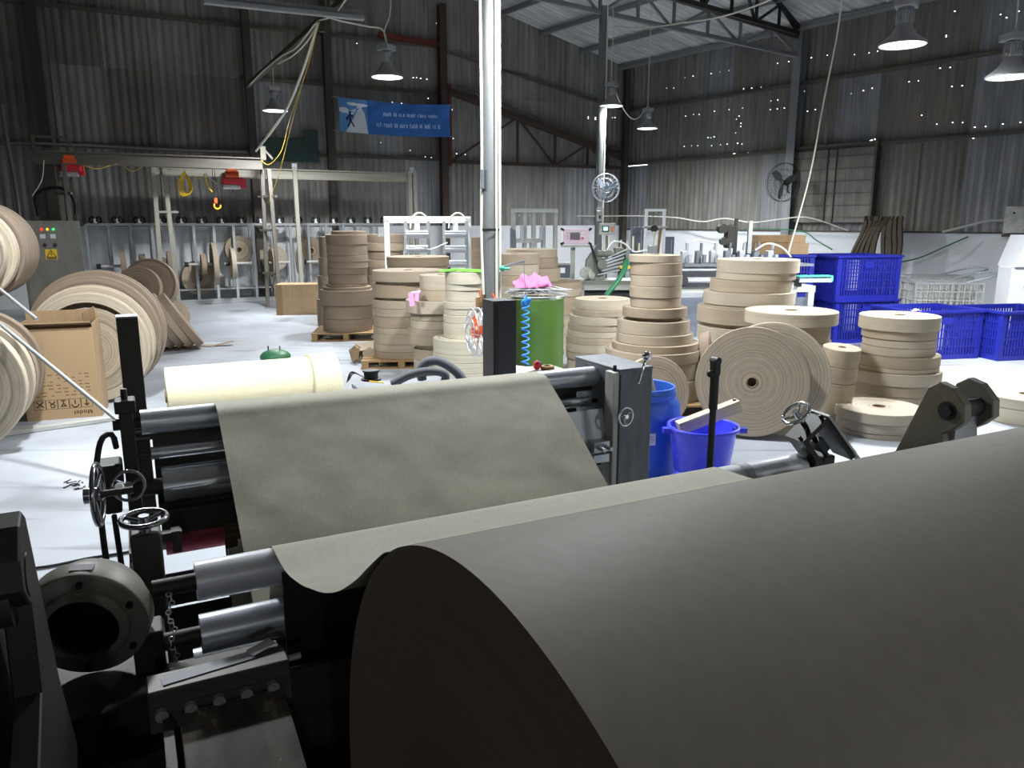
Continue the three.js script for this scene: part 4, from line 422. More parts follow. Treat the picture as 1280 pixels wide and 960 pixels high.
crate('blue crate carrying cardboard boxes behind the slotting line', [at(966, 320, 11.6).x, .62, -11.6], .0, .92); crate('blue crate under the one carrying cardboard boxes', [at(966, 320, 11.6).x, 0, -11.6], .0, .92);
{ const p = at(972, 300, 11.6); const t = thing('flat_carton', 'flat open carton lying on the blue crate', 'carton', [p.x - .02, 1.245, -11.6], 0); mesh('body', box(.78, .16, .5, 0, .08, 0), M.cardDark, t); mesh('end_flap', box(.3, .16, .01, .24, .08, .256), M.card, t); const t2 = thing('flat_carton', 'small pale carton on top of the flat carton', 'carton', [p.x, 1.406, -11.6], 0); mesh('body', box(.68, .11, .4, 0, .055, 0), M.card, t2); mesh('inner_shade_board', box(.45, .1, .01, -.1, .055, .206), M.cardDark, t2); }
{ const t = thing('paper_scrap', 'crumpled white paper scrap lying in the open blue crate', 'scrap', [C2.x - .1, .52, C2.z - .5]); mesh('sheet', [bar([-.1, 0, 0], [0, .07, 0], .1, .004), bar([0, .07, 0], [.12, .01, .03], .1, .004)], M.white, t); mesh('heap', box(.6, .4, .4, 0, -.25, -.05), M.paperGrey, t); }
function trolley(label, P, turn) { const t = thing('wire_trolley', label, 'trolley', P, turn, 'wire mesh trolleys'); const w = .95, d = .55, h0 = .3, h1 = .82; const wires = (L) => { const g = []; const n = Math.round(L / .09); for (let k = 0; k <= n; k++) g.push(rod([-L / 2 + L * k / n, h0, 0], [-L / 2 + L * k / n, h1, 0], .009, 5)); for (let y = h0; y <= h1; y += .13) g.push(rod([-L / 2, y, 0], [L / 2, y, 0], .009, 5)); return g; };
  for (const s of [-1, 1]) { const a = mesh('side_mesh', wires(w), M.offWhite, t); a.position.z = s * d / 2; const b = mesh('end_mesh', wires(d), M.offWhite, t); b.rotation.y = Math.PI / 2; b.position.x = s * w / 2; }
  mesh('top_frame', [bar([-w / 2, h1, -d / 2], [w / 2, h1, -d / 2], .03), bar([-w / 2, h1, d / 2], [w / 2, h1, d / 2], .03), bar([-w / 2, h1, -d / 2], [-w / 2, h1, d / 2], .03), bar([w / 2, h1, -d / 2], [w / 2, h1, d / 2], .03)], M.galv, t); mesh('floor_mesh', box(w, .015, d, 0, h0, 0), M.galv, t); mesh('push_handle', tube([[w / 2 - .3, h1, d / 2], [w / 2 + .2, h1 + .13, d / 2], [w / 2 + .24, h1 + .14, 0], [w / 2 + .2, h1 + .13, -d / 2], [w / 2 - .3, h1, -d / 2]], .014, 40), M.steelDull, t);
  for (const sx of [-1, 1]) for (const sz of [-1, 1]) { mesh('leg', bar([sx * (w / 2), .1, sz * d / 2], [sx * w / 2, h1, sz * d / 2], .028), M.galv, t); mesh('castor', [cyl(.05, .05, .03, sx * (w / 2), .05, sz * d / 2, 1.57), bar([sx * w / 2, .05, sz * d / 2], [sx * w / 2, .12, sz * d / 2], .02)], M.rubber, t); } return t; }
trolley('wire trolley with its push handle just above the open crates', at(1178, 390, 11.6).setY(0).add(V(0, 0, -.1)), -.12); trolley('second wire trolley farther back beside the white masonry', at(1165, 380, 12.9).setY(0), -.1);

// ------------------------------------------------------------------ drum, rag, hoses
{ const P = at(672, 400, 8.35).setY(0), R = .285, h = .9; const t = thing('steel_drum', 'green steel drum beside the pipe column', 'drum', P, 0); mesh('shell', lathe([[0, 0], [R, 0], [R + .008, .012], [R, .03], [R, h / 3 - .02], [R + .01, h / 3], [R, h / 3 + .02], [R, h * 2 / 3 - .02], [R + .01, h * 2 / 3], [R, h * 2 / 3 + .02], [R, h - .02], [R + .008, h - .008], [R, h], [R - .015, h], [R - .015, h - .02], [0, h - .02]], 48), M.green, t); mesh('bung', cyl(.03, .03, .02, .15, h - .01, .05), M.steel, t);
  const g = []; for (let k = 0; k < 14; k++) { const a = rnd(0, 6.28), b = a + rnd(1.5, 3.5); g.push(tube([[Math.cos(a) * .34, h + rnd(.02, .1), Math.sin(a) * .3], [rnd(-.1, .1), h + rnd(.05, .16), rnd(-.1, .1)], [Math.cos(b) * .36, h + rnd(.02, .1), Math.sin(b) * .3]], .005, 24, 5)); } g.push(tor(.3, .008, 0, h + .03, 0, 1.57), tor(.34, .006, .03, h + .09, 0, 1.5)); const w = thing('wire_tangle', 'tangle of steel wire heaped on the green drum', 'wire', P); mesh('wires', g, M.steelDull, w); mesh('offcuts', [0, 1, 2, 3, 4].map(k => box(.22, .006, .05, -.1 + k * .06, h + .05 + k * .012, .1 - k * .04, .1, k * .7, .1)), M.paperGrey, w);
  const rg = new THREE.SphereGeometry(.17, 36, 20), p = rg.attributes.position; for (let i = 0; i < p.count; i++) { const x = p.getX(i), y = p.getY(i), z = p.getZ(i); const k = 1 + .07 * Math.sin(x * 46 + y * 31 + z * 12) + .07 * Math.sin(z * 51 - x * 27 + y * 19) + .05 * Math.sin(x * 90 + z * 70); p.setXYZ(i, x * k * 1.15, Math.max(-.02, y * k * .62 + .02 * Math.sin(x * 60)), z * k); } rg.computeVertexNormals(); const m = mesh('rag', rg, M.pink); m.position.set(P.x - .07, h + .14, P.z + .02); tag(m, 'crumpled pink rag lying on the wire on the drum', 'rag'); }
{ const P = at(657, 382, 7.85); const pts = []; for (let k = 0; k <= 9 * 12; k++) { const a = k / 12 * 6.283, s = k / 108; pts.push([Math.cos(a) * .035, -s * .62, Math.sin(a) * .035]); } const m = mesh('coil_hose', plain(new THREE.TubeGeometry(new THREE.CatmullRomCurve3(pts.map(vv)), 260, .009, 7)), M.blueHose); m.position.copy(P); tag(m, 'blue spiral air hose hanging in front of the green drum', 'hose');
  const t = thing('hose_bundle', 'blue hose bundle knotted on top of the spiral hose', 'hose', P.clone().add(V(0, .03, 0))); mesh('loops', [tor(.04, .01, 0, 0, 0, .4, .3), tor(.045, .01, .01, .02, 0, 1.2, .3), tor(.038, .01, 0, .03, .01, .2, 1.3)], M.blueHose, t); mesh('hanger_arm', [bar([0, .04, 0], [-.02, .42, .0], .008), bar([-.02, .42, 0], [POLE1.x - P.x + .06, .42, POLE1.z - P.z], .02)], M.poleGrey, t); }
{ const P = at(598, 415, 5.9); fan('standing_fan', 'chrome wire fan with orange blades beside the black machine post', P, -1.25, .185, [M.steel, M.orange, M.darkGrey], 26); const s = thing('fan_stand', 'slim dark stand carrying the orange-bladed fan', 'stand', [P.x + .17, 0, P.z - .05]); mesh('pole', cyl(.016, .016, P.y - .15, 0, (P.y - .15) / 2, 0), M.darkGrey, s); mesh('base', cyl(.16, .17, .03, 0, .015, 0), M.darkGrey, s); }
{ const top = tape5[0]; const m = mesh('green_tape', [bar([-.2, .012, .0], [.0, .022, .03], .1, .02), bar([0, .022, .03], [.22, .012, .06], .09, .022), bar([-.22, .01, .03], [-.05, .03, .06], .05, .02)], M.greenTape); m.position.set(top.x - .03, top.y + .001, -7.75 + .08); tag(m, 'crumpled green plastic tape lying on the cream stack', 'tape'); }
{ const p = at(514, 366, 8.1); const m = mesh('pink_rag', [box(.1, .012, .1, .04, 0, -.05, .1, 0, .1), box(.05, .14, .012, 0, -.07, .0, 0, .2, .1), box(.04, .09, .012, .06, -.04, .0, 0, -.2, -.1)], S('#f0a8e0', .85)); m.position.copy(p); tag(m, 'pale pink rag tucked into the side of the pale stack', 'rag'); }
{ const t = thing('crumpled_paper', 'crumpled brown kraft paper heaped beside the pallet stack', 'paper', ground(462, 452).setY(0)); for (let k = 0; k < 9; k++) mesh('fold', slab([[0, 0], [.1, .02], [.16, .14], [.08, .2], [-.02, .15]], .03, -.22 + k * .055, .0, .0 + .06 * Math.sin(k * 2) + k * .03, -.2, rnd(-1, 1), rnd(-.3, .3)), k % 2 ? M.card : M.roll[0], t); mesh('sheet', box(.5, .01, .4, .05, .18, -.2, .1, .3, .05), M.roll[1], t); }
{ const P = at(560, 480, 5.7); const a = P; const m1 = mesh('flexible_duct', tube([at(528, 475, 5.6), at(526, 463, 5.6), at(533, 453, 5.6), at(546, 451, 5.6), at(560, 457, 5.6), at(575, 470, 5.6), at(585, 490, 5.6)].map(p => p.sub(a)), .035, 60, 12), M.hose); m1.position.copy(a); tag(m1, 'thick grey flexible duct arching behind the paper web', 'duct'); const m2 = mesh('flexible_duct', tube([at(490, 480, 5.3), at(515, 468, 5.3), at(540, 464, 5.3), at(556, 468, 5.3), at(555, 478, 5.3), at(530, 488, 5.3)].map(p => p.sub(a)), .03, 60, 12), M.hose); m2.position.copy(a); tag(m2, 'grey flexible duct lying in a flat loop behind the web', 'duct'); 
  const s = thing('duct_table', 'grey work table holding ducts behind the paper web', 'table', [a.x - .25, 0, -5.6], TH); mesh('table_top', box(.8, .03, .5, 0, .5, 0), M.machineGrey, s); for (const x of [-.36, .36]) for (const z of [-.22, .22]) mesh('leg', box(.04, .485, .04, x, .2425, z), M.machineGrey, s); }
{ const t = thing('cable_spool', 'black cable spool with a yellow lead on the work table', 'spool', at(464, 474, 5.3)); mesh('flange', [cyl(.07, .07, .012, 0, .0, 0), cyl(.06, .06, .012, 0, .06, 0)], M.black, t); mesh('winding', cyl(.05, .05, .05, 0, .03, 0), M.rubber, t); mesh('wires', [0, 1, 2, 3].map(k => tube([[-.05, .02, .02], [-.12, .04 + k * .01, .03 * k], [-.16, -.01, .02 * k]], .003)), M.black, t); mesh('yellow_lead', rod([.0, 0, .07], [.1, -.01, .08], .005), M.yellow, t); }
{ const P = at(298, 468, 6.9); const c0 = at(205, 455, 6.35).setY(.25), c1 = c0.clone().addScaledVector(A, 1.58); const t = thing('cream_roll', 'long cream paper roll lying on the floor behind the machine', 'roll', c0, TH); const R = .25; mesh('winding', lathe([[0, 0], [R, 0], [R, 1.22], [R, 1.2], [0, 1.2]], 56, 0, 0, 0, 0, 0, -Math.PI / 2), M.creamPaper, t); mesh('wrapper_end', lathe([[0, 0], [R + .018, .0], [R + .022, .02], [R + .02, .24], [R - .02, .26], [0, .26]], 56, 1.19, 0, 0, 0, 0, -Math.PI / 2), M.creamPaper, t); mesh('core', cyl(.05, .05, .02, -.005, 0, 0, 0, 0, 1.57), M.core, t); t.position.y = R + .002; }
{ const t = thing('green_bin', 'round green bin with a bail behind the cream roll', 'bin', ground(345, 458)); mesh('lid', sph(.18, 0, .12, 0, 1, .5, 1), S('#2f6a44', .5), t); mesh('body', cyl(.17, .15, .12, 0, .06, 0), S('#2f6a44', .5), t); mesh('knob', [cyl(.008, .008, .06, -.08, .22, 0), cyl(.008, .008, .06, .06, .22, 0)], M.darkGrey, t); }
{ const P = ground(830, 560); const R = .26, h = .86; const c = at(802, 500, 5.15).setY(0); const t = thing('plastic_drum', 'blue plastic drum with a kraft piece inside beside the grey machine end', 'drum', c); mesh('shell', lathe([[0, .02], [R * .9, 0], [R, .05], [R + .012, .3], [R + .015, .5], [R, .68], [R * .9, .74], [R * .86, .765], [R * .9, .775], [R * .9, .80], [R * .86, .805], [R * .86, .845], [R * .83, .85], [R * .8, .84], [R * .8, .6], [R * .9, .1], [0, .06]].map(([r, y]) => [r, y * .72]), 48), M.blueDrum, t); mesh('label', place(new THREE.CylinderGeometry(R + .0165, R + .0165, .08, 8, 1, true, -.1, .3), 0, .3, 0), canvasMat(128, 128, c2 => { c2.fillStyle = '#e6e8ea'; c2.fillRect(0, 0, 128, 128); c2.fillStyle = '#7a7f88'; for (let r = 0; r < 6; r++) c2.fillRect(14, 18 + r * 17, 60 + (r * 29) % 44, 6); }), t); const k = thing('kraft_offcut', 'curled kraft offcut standing in the blue drum', 'offcut', [c.x, .36, c.z]); mesh('curl', place(new THREE.CylinderGeometry(.12, .14, .38, 24, 1, true, .4, 4.4), -.03, .18, 0, .15, 0, .25), M.roll[1], k); }
{ const c = at(878, 550, 4.75).setY(0); const t = thing('plastic_tub', 'wide blue plastic tub with a broken rim', 'tub', c); mesh('bowl', lathe([[0, .16], [.17, .16], [.205, .43], [.228, .435], [.228, .41], [.21, .41], [.175, .145], [0, .145]], 44), M.blueTub, t); mesh('foot', lathe([[.0, 0], [.16, 0], [.17, .15], [0, .15]], 40), M.blueTub, t); for (const s of [-1, 1]) mesh('grip', box(.08, .03, .05, s * .225, .41, .04), M.blueTub, t); const b = thing('timber_beam', 'pale square timber beam laid across the blue tub', 'timber', c); mesh('beam', bar([-.17, .43, .06], [.22, .565, .0], .075, .075), M.paleWood, b); mesh('bolt_hole', cyl(.012, .012, .01, .19, .597, .0), M.darkGrey, b); }
{ const m = mesh('floor_cable', tube([ground(-20, 716, .01), ground(60, 708, .01), ground(110, 698, .01), ground(160, 690, .01), ground(200, 680, .01)], .008, 60), M.cableBlack); tag(m, 'thin black cable lying across the pale floor', 'cable'); for (let k = 0; k < 14; k++) { const p = ground(80 + rnd(0, 28), 601 + rnd(0, 10), .004); const s = mesh('floor_shaving', box(rnd(.02, .07), .004, rnd(.004, .012), 0, 0, 0, 0, rnd(0, 3), 0), M.black); s.position.copy(p); tag(s, 'dark shaving in the little pile on the pale floor', 'shaving', 'dark shavings in a little pile on the floor'); } }
// ------------------------------------------------------------------ the slitting machine in front (local x along the rollers, z towards the camera)
const MO = V(-.63, 0, -1.883);
const kraftProfile = []; { // z, height of the running web
  const rf = .05; for (let k = 0; k <= 8; k++) { const a = Math.PI * (1.15 - k * .65 / 8); kraftProfile.push([-1.33 + rf * 1.03 * Math.cos(a), .924 + rf * 1.03 * Math.sin(a)]); }
  kraftProfile.push([-1.22, .972], [-1.161, .936], [-1.0, .828], [-.85, .722], [-.7, .616], [-.55, .508], [-.42, .415], [-.375, .387], [-.335, .367], [-.295, .363], [-.262, .38], [-.243, .412], [-.18, .53], [-.1, .69], [-.062, .77], [-.052, .815], [-.038, .848], [-.012, .864], [.066, .871], [.16, .877], [.227, .888], [.32, .913], [.42, .944], [.5, .974], [.583, 1.005], [.67, 1.043], [.75, 1.084], [.862, 1.153], [.94, 1.208], [1.02, 1.262]); }
const RC = [1.362, .768], RR = .595; { for (let k = 1; k <= 4; k++) { const f = (33 - k * 1.3) * Math.PI / 180; kraftProfile.push([RC[0] - Math.sin(f) * (RR + .0012), RC[1] + Math.cos(f) * (RR + .0012)]); } }
{ const t = thing('paper_web', 'wide kraft paper web running from the jumbo roll over the rollers', 'paper', MO, TH); const n = 60, W = 1.5, pts = new THREE.CatmullRomCurve3(kraftProfile.map(([z, h]) => V(0, h, z)), false, 'centripetal').getPoints(260); const P = [], U = [], I = []; let s = 0;
  pts.forEach((p, j) => { if (j) s += p.distanceTo(pts[j - 1]); for (let i = 0; i <= n; i++) { const x = W * i / n; const w = p.z > -1.2 && p.z < -.4 ? Math.sin((p.z + 1.2) / .8 * Math.PI) : 0; const k = w * (.0012 * Math.sin(x * 9 + p.z * 6) + .0008 * Math.sin(x * 21 - p.z * 13 + 1) + .0012 * Math.sin(x * 4 - p.z * 9) + .0006 * Math.sin(x * 33 + p.z * 27)); P.push(x, p.y + k, p.z); U.push(x * .7, s * .7); } });
  for (let j = 0; j < pts.length - 1; j++) for (let i = 0; i < n; i++) { const a = j * (n + 1) + i, b = a + 1, c = a + n + 1, d = c + 1; I.push(a, c, b, b, c, d); }
  const g = new THREE.BufferGeometry(); g.setAttribute('position', new THREE.Float32BufferAttribute(P, 3)); g.setAttribute('uv', new THREE.Float32BufferAttribute(U, 2)); g.setIndex(I); g.computeVertexNormals(); mesh('sheet', g, M.kraftWeb, t); }
{ const t = thing('jumbo_roll', 'jumbo kraft paper roll mounted on the unwind arms', 'roll', MO.clone().addScaledVector(B, RC[0]).setY(RC[1]), TH); const W = 1.5;
  const ol = mesh('outer_layers', lathe([[RR, 0], [RR, W]], 160, 0, 0, 0, 0, 0, -Math.PI / 2), S('#918a7e', .6, 0, { map: T.paper }), t);
  const ringN = 24; const ring = []; for (let k = 0; k <= ringN; k++) ring.push([RR - (RR - .06) * k / ringN, k % 2 && k > 1 ? .0006 : 0]); mesh('wound_end', lathe(ring, 128, 0, 0, 0, 0, 0, -Math.PI / 2), M.kraftEdge, t); mesh('wound_end', lathe(ring, 128, W, 0, 0, 0, 0, -Math.PI / 2), M.kraftEdge, t); mesh('core', cyl(.062, .062, W, W / 2, 0, 0, 0, 0, Math.PI / 2, 28, true), M.core, t); mesh('shaft', cyl(.04, .04, W + .9, W / 2, 0, 0, 0, 0, Math.PI / 2), M.steel, t); }
const handwheel = (R, r = .012) => [tor(R, r, 0, 0, 0, 0, 0, 0, 36), ...[0, 1, 2].map(k => { const a = k * 2.094 + .5; return rod([0, 0, -.012], [Math.cos(a) * R, Math.sin(a) * R, 0], r * .75, 8); }), cyl(R * .24, R * .28, .05, 0, 0, -.015, Math.PI / 2)];
{ const t = thing('slitting_machine', 'dark slitting machine with steel rollers and chrome handwheels', 'machine', MO, TH);
  const r90 = Math.PI / 2; const roller = (name, x0, x1, y, z, r, mat, shaft = 0) => { const m = mesh(name, [cyl(r, r, x1 - x0, (x0 + x1) / 2, y, z, 0, 0, r90, 40)], mat, t); if (shaft) { mesh('journal', cyl(r * .45, r * .45, .1, x0 - .05, y, z, 0, 0, r90), M.blackSteel, m); mesh('journal', cyl(r * .45, r * .45, .12, x1 + .05, y, z, 0, 0, r90), M.blackSteel, m); }; return m; };
  roller('idler_roller', -.275, 1.885, .924, -1.33, .05, M.steel, 1); roller('guide_roller', -.25, 1.8, .80, -1.3, .026, S('#d8dce2', .16, .8), 1); roller('heated_drum', -.22, 1.78, .672, -1.27, .072, S('#c9cdd2', .14, .75), 1); roller('pressure_roller', -.2, 1.8, .83, -1.5, .04, M.steelDull, 1); roller('dancer_roller', -.2, 1.85, .412, -.305, .045, M.steel, 1);
  roller('tension_roller', -.19, 1.9, .811, 0, .05, S('#d9dde3', .34, .2), 1); roller('lower_tension_roller', -.19, 1.88, .665, .0, .05, M.steel, 1);
  mesh('roller_tape', cyl(.0515, .0515, .04, 1.62, .811, 0, 0, 0, r90, 40, true), M.paperGrey, t);
  mesh('drum_cover', [box(2.04, .1, .05, .78, .545, -1.2), box(2.04, .02, .2, .78, .60, -1.32)], M.blackSteel, t); mesh('rear_panel', box(2.04, .36, .012, .78, .68, -1.43), M.blackSteel, t); mesh('inner_board', box(1.75, .42, .012, .86, .3, -1.16), S('#8a7c56', .8, 0, { map: T.wood }), t); mesh('knife_bar', [box(2.1, .03, .03, .8, .86, -1.36)], M.blackSteel, t);
  // side frames
  for (const [x, w] of [[-.325, .05]]) { mesh('side_post', rbox(w, 1.0, .09, .006, x, .5, -1.33), M.blackSteel, t); mesh('clamp_block', [rbox(.075, .05, .1, .006, x, 1.0, -1.33), cyl(.012, .012, .05, x, 1.04, -1.33)], M.blackSteel, t); mesh('front_post', rbox(.085, .8, .085, .008, -.295, .4, -.45), M.blackSteel, t); mesh('lower_beam', box(.07, .08, 1.7, x, .45, -.6), M.blackSteel, t); mesh('near_post', rbox(.07, .72, .09, .006, -.31, .36, .0), M.blackSteel, t); mesh('foot_beam', box(.12, .08, 2.2, x, .04, -.6), M.blackSteel, t); mesh('gear_case', [rbox(.09, .1, .14, .015, -.40, .74, -1.3), rbox(.06, .09, .1, .01, -.40, .64, -1.28)], M.black, t); mesh('bracket', [box(.16, .03, .04, -.26, .60, -.9), box(.03, .08, .05, -.2, .58, -.9)], M.blackSteel, t); mesh('bracket', box(.1, .03, .05, -.3, .63, -.7), M.blackSteel, t); }
  mesh('cross_beam', box(2.2, .1, .08, .8, .3, -1.1), M.blackSteel, t); mesh('cross_beam', box(2.3, .1, .08, .8, .5, -.05), M.blackSteel, t); mesh('front_guard', box(1.86, .36, .01, .94, .64, .068), M.black, t); mesh('catch_tray', box(2.1, .02, .9, .8, .26, -.55), M.blackSteel, t);
  mesh('red_roller', cyl(.062, .062, .26, -.1, .42, -1.32, 0, 0, r90, 28), M.redRoll, t); mesh('red_roller_cap', cyl(.02, .02, .06, -.26, .40, -1.32, 0, 0, r90), M.offWhite, t); mesh('cream_board', [box(.05, .36, .012, -.005, .33, -.9, 0, .2, 0), box(.14, .4, .012, .08, .33, -.92)], M.cream, t);
  // handwheels
  const hw = (P, rot, R, mat, r) => { const g = new THREE.Group(); g.name = 'handwheel'; t.add(g); g.position.set(...P); g.rotation.set(...rot); mesh('wheel', handwheel(R, r), mat, g); return g; };
  hw([-.335, .78, -.98], [-.25, .1, 0], .052, S('#7a7b80', .18, .9), .006); mesh('wheel_knob', cyl(.012, .016, .03, -.365, .79, -.95, 1.2), M.white, t);
  hw([-.295, .845, -.43], [-Math.PI / 2 + .05, 0, 0], .062, S('#6a6b70', .18, .9), .0085); hw([-.425, .82, -.8], [0, Math.PI / 2 - .12, 0], .1, S('#8c8d92', .18, .9), .009); mesh('wheel_spindle', rod([-.425, .82, -.8], [-.32, .82, -.8], .012), M.blackSteel, t);
  mesh('motor_cable', [tube([[-.37, .84, -1.3], [-.38, .90, -1.28], [-.41, .9, -1.25], [-.44, .80, -1.2], [-.44, .65, -1.1], [-.42, .4, -.9], [-.33, .2, -.5], [-.3, .1, -.4]], .011, 60, 8), tube([[-.4, .6, -1.2], [-.38, .45, -.9], [-.35, .3, -.6], [-.34, .1, -.3]], .01, 40, 8)], M.rubber, t);
  mesh('chain', [...Array(16)].map((_, k) => tor(.006, .0018, -.255 + .006 * Math.sin(k), .80 - k * .012, .02, 0, k % 2 ? 1.57 : 0, 0, 10)), M.steel, t);
  // tall guide posts
  mesh('guide_post', [rbox(.085, 1.3, .1, .004, -.288, .65, -1.75)], M.blackSteel, t); mesh('guide_cap', box(.085, .006, .1, -.288, 1.303, -1.75), M.galv, t); mesh('guide_post', [rbox(.135, 1.3, .14, .004, 1.49, .65, -1.72)], M.darkGrey, t); mesh('guide_slot', box(.02, 1.28, .145, 1.437, .64, -1.715), M.black, t);
  // right end: grey cabinet with pale side plate
  mesh('end_cabinet', rbox(.2, .985, .42, .006, 1.945, .4925, -1.31), M.machineGrey, t); mesh('side_plate', [rbox(.03, .985, .08, .004, 1.815, .4925, -1.12), slab([[0, 0], [.34, .0], [.34, .05], [.12, .06], [.05, .1], [.015, .18], [0, .2]], .025, 1.8, .5, -1.15, 0, Math.PI / 2, 0)], M.offWhite, t); mesh('plate_gap', box(.014, .97, .06, 1.838, .485, -1.115), M.black, t); mesh('cabinet_lid', rbox(.205, .012, .43, .005, 1.945, .99, -1.31), M.machineGrey, t);
  mesh('bearing_block', [box(.09, .05, .08, 1.74, .62, -1.12), box(.09, .04, .08, 1.74, .56, -1.12), cyl(.01, .01, .09, 1.72, .62, -1.07, 1.57), cyl(.01, .01, .09, 1.76, .62, -1.07, 1.57)], M.steelDull, t); mesh('doctor_plate', box(.5, .18, .01, 1.55, .70, -1.16, -.2), M.steelDull, t); mesh('nip_roller', cyl(.03, .03, .5, 1.5, .575, -1.12, 0, 0, r90, 28), M.chrome, t); mesh('tray_plate', box(.5, .01, .3, 1.5, .44, -1.1), M.machinePale, t);
  hw([1.84, .775, -1.03], [0, .15, 0], .045, M.chrome, .006); mesh('clamp_lever', [rod([1.93, .93, -1.06], [1.985, 1.04, -1.08], .007), sph(.024, 1.99, 1.055, -1.08), sph(.008, 1.93, .93, -1.06)], M.chrome, t); mesh('eye_bolt', cyl(.008, .01, .03, 1.83, 1.0, -1.12), M.black, t);
  // right end of the tension roller: tilted adjusting bracket with handwheel
  { const g = new THREE.Group(); g.name = 'adjusting_bracket'; t.add(g); g.position.set(1.955, .9, .03); g.rotation.set(0, -.15, .72); mesh('bracket_frame', [box(.018, .2, .10, .055, -.02, 0), box(.018, .2, .10, -.055, -.02, 0), box(.13, .018, .10, 0, .085, 0), box(.03, .06, .06, 0, .0, 0)], M.black, g); mesh('bracket_plate', box(.008, .24, .12, .07, -.02, 0), M.offWhite, g); mesh('screw', rod([0, -.06, 0], [0, .15, 0], .01), M.blackSteel, g); mesh('wheel', handwheel(.05, .007).map(q => place(q, 0, .165, 0, -Math.PI / 2, 0, 0)), M.chrome, g); mesh('set_screw', [cyl(.007, .007, .02, .055, .1, .03), cyl(.007, .007, .02, -.055, .1, .03)], M.black, g); }
  mesh('right_post', rbox(.06, .85, .1, .006, 2.0, .425, 0), M.blackSteel, t); mesh('foot_beam', box(.12, .08, 2.0, 2.0, .04, -.6), M.blackSteel, t);
}
{ // small things on the shelf behind the web, beside the black post
  const P = at(668, 462, 4.35); const t = thing('side_shelf', 'small pale shelf beside the black machine post', 'shelf', [P.x, 0, P.z], TH); mesh('shelf_board', box(.34, .02, .22, 0, P.y - .012, 0), M.machinePale, t); for (const x of [-.14, .14]) mesh('leg', box(.03, P.y - .022, .03, x, (P.y - .022) / 2, -.06), M.machineGrey, t);
  const k = thing('cutter', 'red-handled strip cutter lying on the small shelf', 'cutter', [P.x, P.y, P.z], TH); mesh('handle', sph(.028, 0, .03, .03, .8, 1, .7), M.red, k); mesh('blade_guard', sph(.02, .025, .03, .01, .8, 1, .7), S('#3434b0', .4), k); const b = thing('tape_ring', 'small brown tape ring lying on the small shelf', 'tape', [P.x + .075, P.y, P.z - .01], 0); mesh('ring', lathe([[.022, 0], [.04, 0], [.04, .02], [.022, .02], [.022, 0]], 28), M.wood, b); mesh('core', lathe([[.019, 0], [.0215, 0], [.0215, .021], [.019, .021], [.019, 0]], 24), M.core, b);
  const s = mesh('white_sheet', box(.24, .003, .2, 0, 0, 0), M.white); s.position.set(P.x - .12, P.y + .002, P.z + .02); s.rotation.y = TH + .5; tag(s, 'white paper sheet lying on the small shelf by the post', 'paper'); }
{ const t = thing('stand_pole', 'black telescopic stand pole with a clamp head beside the blue tub', 'stand', MO.clone().addScaledVector(A, 1.915).addScaledVector(B, -.5), TH); mesh('pole', cyl(.014, .016, 1.0, 0, .5, 0), M.black, t); mesh('sleeve', cyl(.019, .019, .16, 0, 1.0, 0), M.black, t); mesh('clamp_head', [rbox(.035, .07, .035, .006, 0, 1.1, 0), cyl(.016, .016, .04, 0, 1.13, 0, 1.57), sph(.016, -.024, 1.075, 0)], M.black, t); for (let k = 0; k < 3; k++) mesh('foot', bar([0, .06, 0], [Math.cos(k * 2.09) * .25, .01, Math.sin(k * 2.09) * .25], .02), M.black, t); }
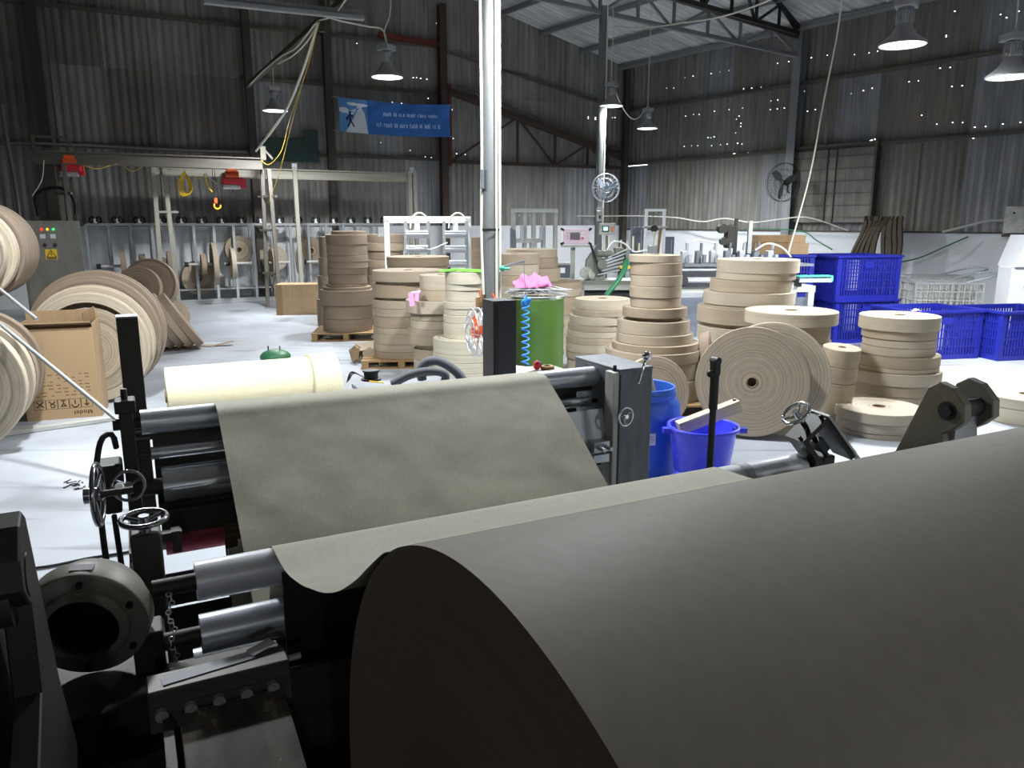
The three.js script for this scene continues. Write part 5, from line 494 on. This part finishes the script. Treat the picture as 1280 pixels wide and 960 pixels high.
{ // unwind stand
  const t = thing('unwind_stand', 'dark unwind stand with lifting arms, brake and bolted bar', 'machine', MO, TH);
  const arm = [[.22, .12], [.22, .55], [.40, .85], [.545, 1.225], [.575, 1.245], [.615, 1.235], [.655, 1.195], [.66, 1.15], [.63, 1.12], [.60, 1.1], [.62, .95], [.9, .82], [1.5, .78], [1.5, .62], [.9, .58], [.6, .5], [.55, .12]];
  for (const x of [1.80, 1.93]) mesh('lifting_arm', slab(arm.map(([z, h]) => [-z, h]), .028, x, 0, 0, 0, Math.PI / 2, 0, .003), S('#8f8b80', .5, .1, { map: T.metal }), t); mesh('arm_pivot', [cyl(.028, .028, .17, 1.88, 1.17, .61, 0, 0, Math.PI / 2), cyl(.02, .02, .19, 1.88, 1.17, .61, 0, 0, Math.PI / 2, 6)], M.darkGrey, t); mesh('arm_pad', slab([[0, 0], [.06, 0], [.04, .1], [0, .12]], .1, 1.83, 1.08, .62, 0, Math.PI / 2, 0), M.galv, t);
  for (const x of [-.50, -.62]) mesh('lifting_arm', slab(arm.map(([z, h]) => [-z, h]), .035, x, 0, 0, 0, Math.PI / 2, 0, .003), M.blackSteel, t); mesh('arm_pivot', [cyl(.035, .035, .2, -.56, 1.15, .6, 0, 0, Math.PI / 2), cyl(.05, .05, .03, -.50, 1.12, .6, 0, 0, Math.PI / 2)], M.blackSteel, t);
  mesh('stand_panel', box(.06, 1.0, .8, -.56, .52, .6), M.blackSteel, t); mesh('hydraulic_rod', cyl(.018, .018, .7, -.68, .72, .75, .1), M.chrome, t);
  { // brake motor
    const g = new THREE.Group(); g.name = 'brake_motor'; t.add(g); g.position.set(-.44, .77, .04); g.rotation.set(.18, -.25, 0); const grey = S('#7e7c74', .5, .15, { map: T.metal }); mesh('housing', [lathe([[.085, .0], [.135, .0], [.14, .01], [.14, .06], [.12, .08], [.115, .11], [.07, .14], [0, .14]], 56, 0, 0, 0, -Math.PI / 2)], grey, g); mesh('ring', lathe([[.078, -.012], [.095, -.012], [.1, 0], [.1, .02], [.078, .02], [.078, -.012]], 56, 0, 0, 0, -Math.PI / 2), grey, g); mesh('bore', lathe([[.078, .0], [.078, .12], [0, .12]], 40, 0, 0, 0, -Math.PI / 2), M.black, g); mesh('name_plate', box(.05, .002, .024, 0, .14, -.035), M.purpleGrey, g); mesh('bolt', [0, 1, 2, 3, 4, 5].map(k => cyl(.008, .008, .01, Math.cos(k * 1.047 + .5) * .118, Math.sin(k * 1.047 + .5) * .118, .004, 1.57)), M.black, g); }
  mesh('brake_pedestal', [box(.3, .5, .3, -.44, .33, -.05), box(.34, .04, .4, -.44, .60, -.02)], M.blackSteel, t); mesh('step_box', [rbox(.2, .5, .3, .006, -.38, .3, .42)], M.blackSteel, t);
  // bolted bar and worn plate
  mesh('bolted_bar', [rbox(.3, .045, .075, .004, -.17, .685, .255), box(.3, .06, .02, -.17, .64, .285)], S('#5f5c58', .5, .3, { map: T.metal }), t); for (let k = 0; k < 5; k++) mesh('bolt', [cyl(.0135, .0135, .016, -.295 + k * .0585, .655, .302, 1.57, 0, 0, 16), cyl(.008, .008, .019, -.295 + k * .0585, .655, .303, 1.57, 0, 0, 6)], M.galv, t);
  mesh('bar_pin', cyl(.008, .008, .05, -.01, .68, .24, 0, 0, 1.57), M.galv, t); mesh('worn_plate', box(.22, .012, .6, -.15, .60, .60, .15), M.worn, t); mesh('plate_cheek', box(.02, .5, .6, -.285, .4, .6), M.blackSteel, t); mesh('cross_tube', box(2.6, .16, .16, .7, .3, .35), M.blackSteel, t); mesh('back_plate', box(1.7, .35, .02, .75, .45, .2), M.blackSteel, t); mesh('floor_frame', [box(.14, .1, 1.6, -.5, .05, .8), box(.14, .1, 1.6, 1.88, .05, .8)], M.blackSteel, t);
  const p = thing('paper_strip', 'grey paper strip lying on the bolted bar of the unwind stand', 'strip', MO.clone().addScaledVector(A, -.17).addScaledVector(B, .245).setY(.7085), TH + .12); mesh('strip', [box(.2, .0015, .036, -.02, .001, 0), box(.06, .0015, .034, .1, .008, -.01, 0, .25, .12)], M.paperGrey, p);
}
renderer.render(scene, camera);
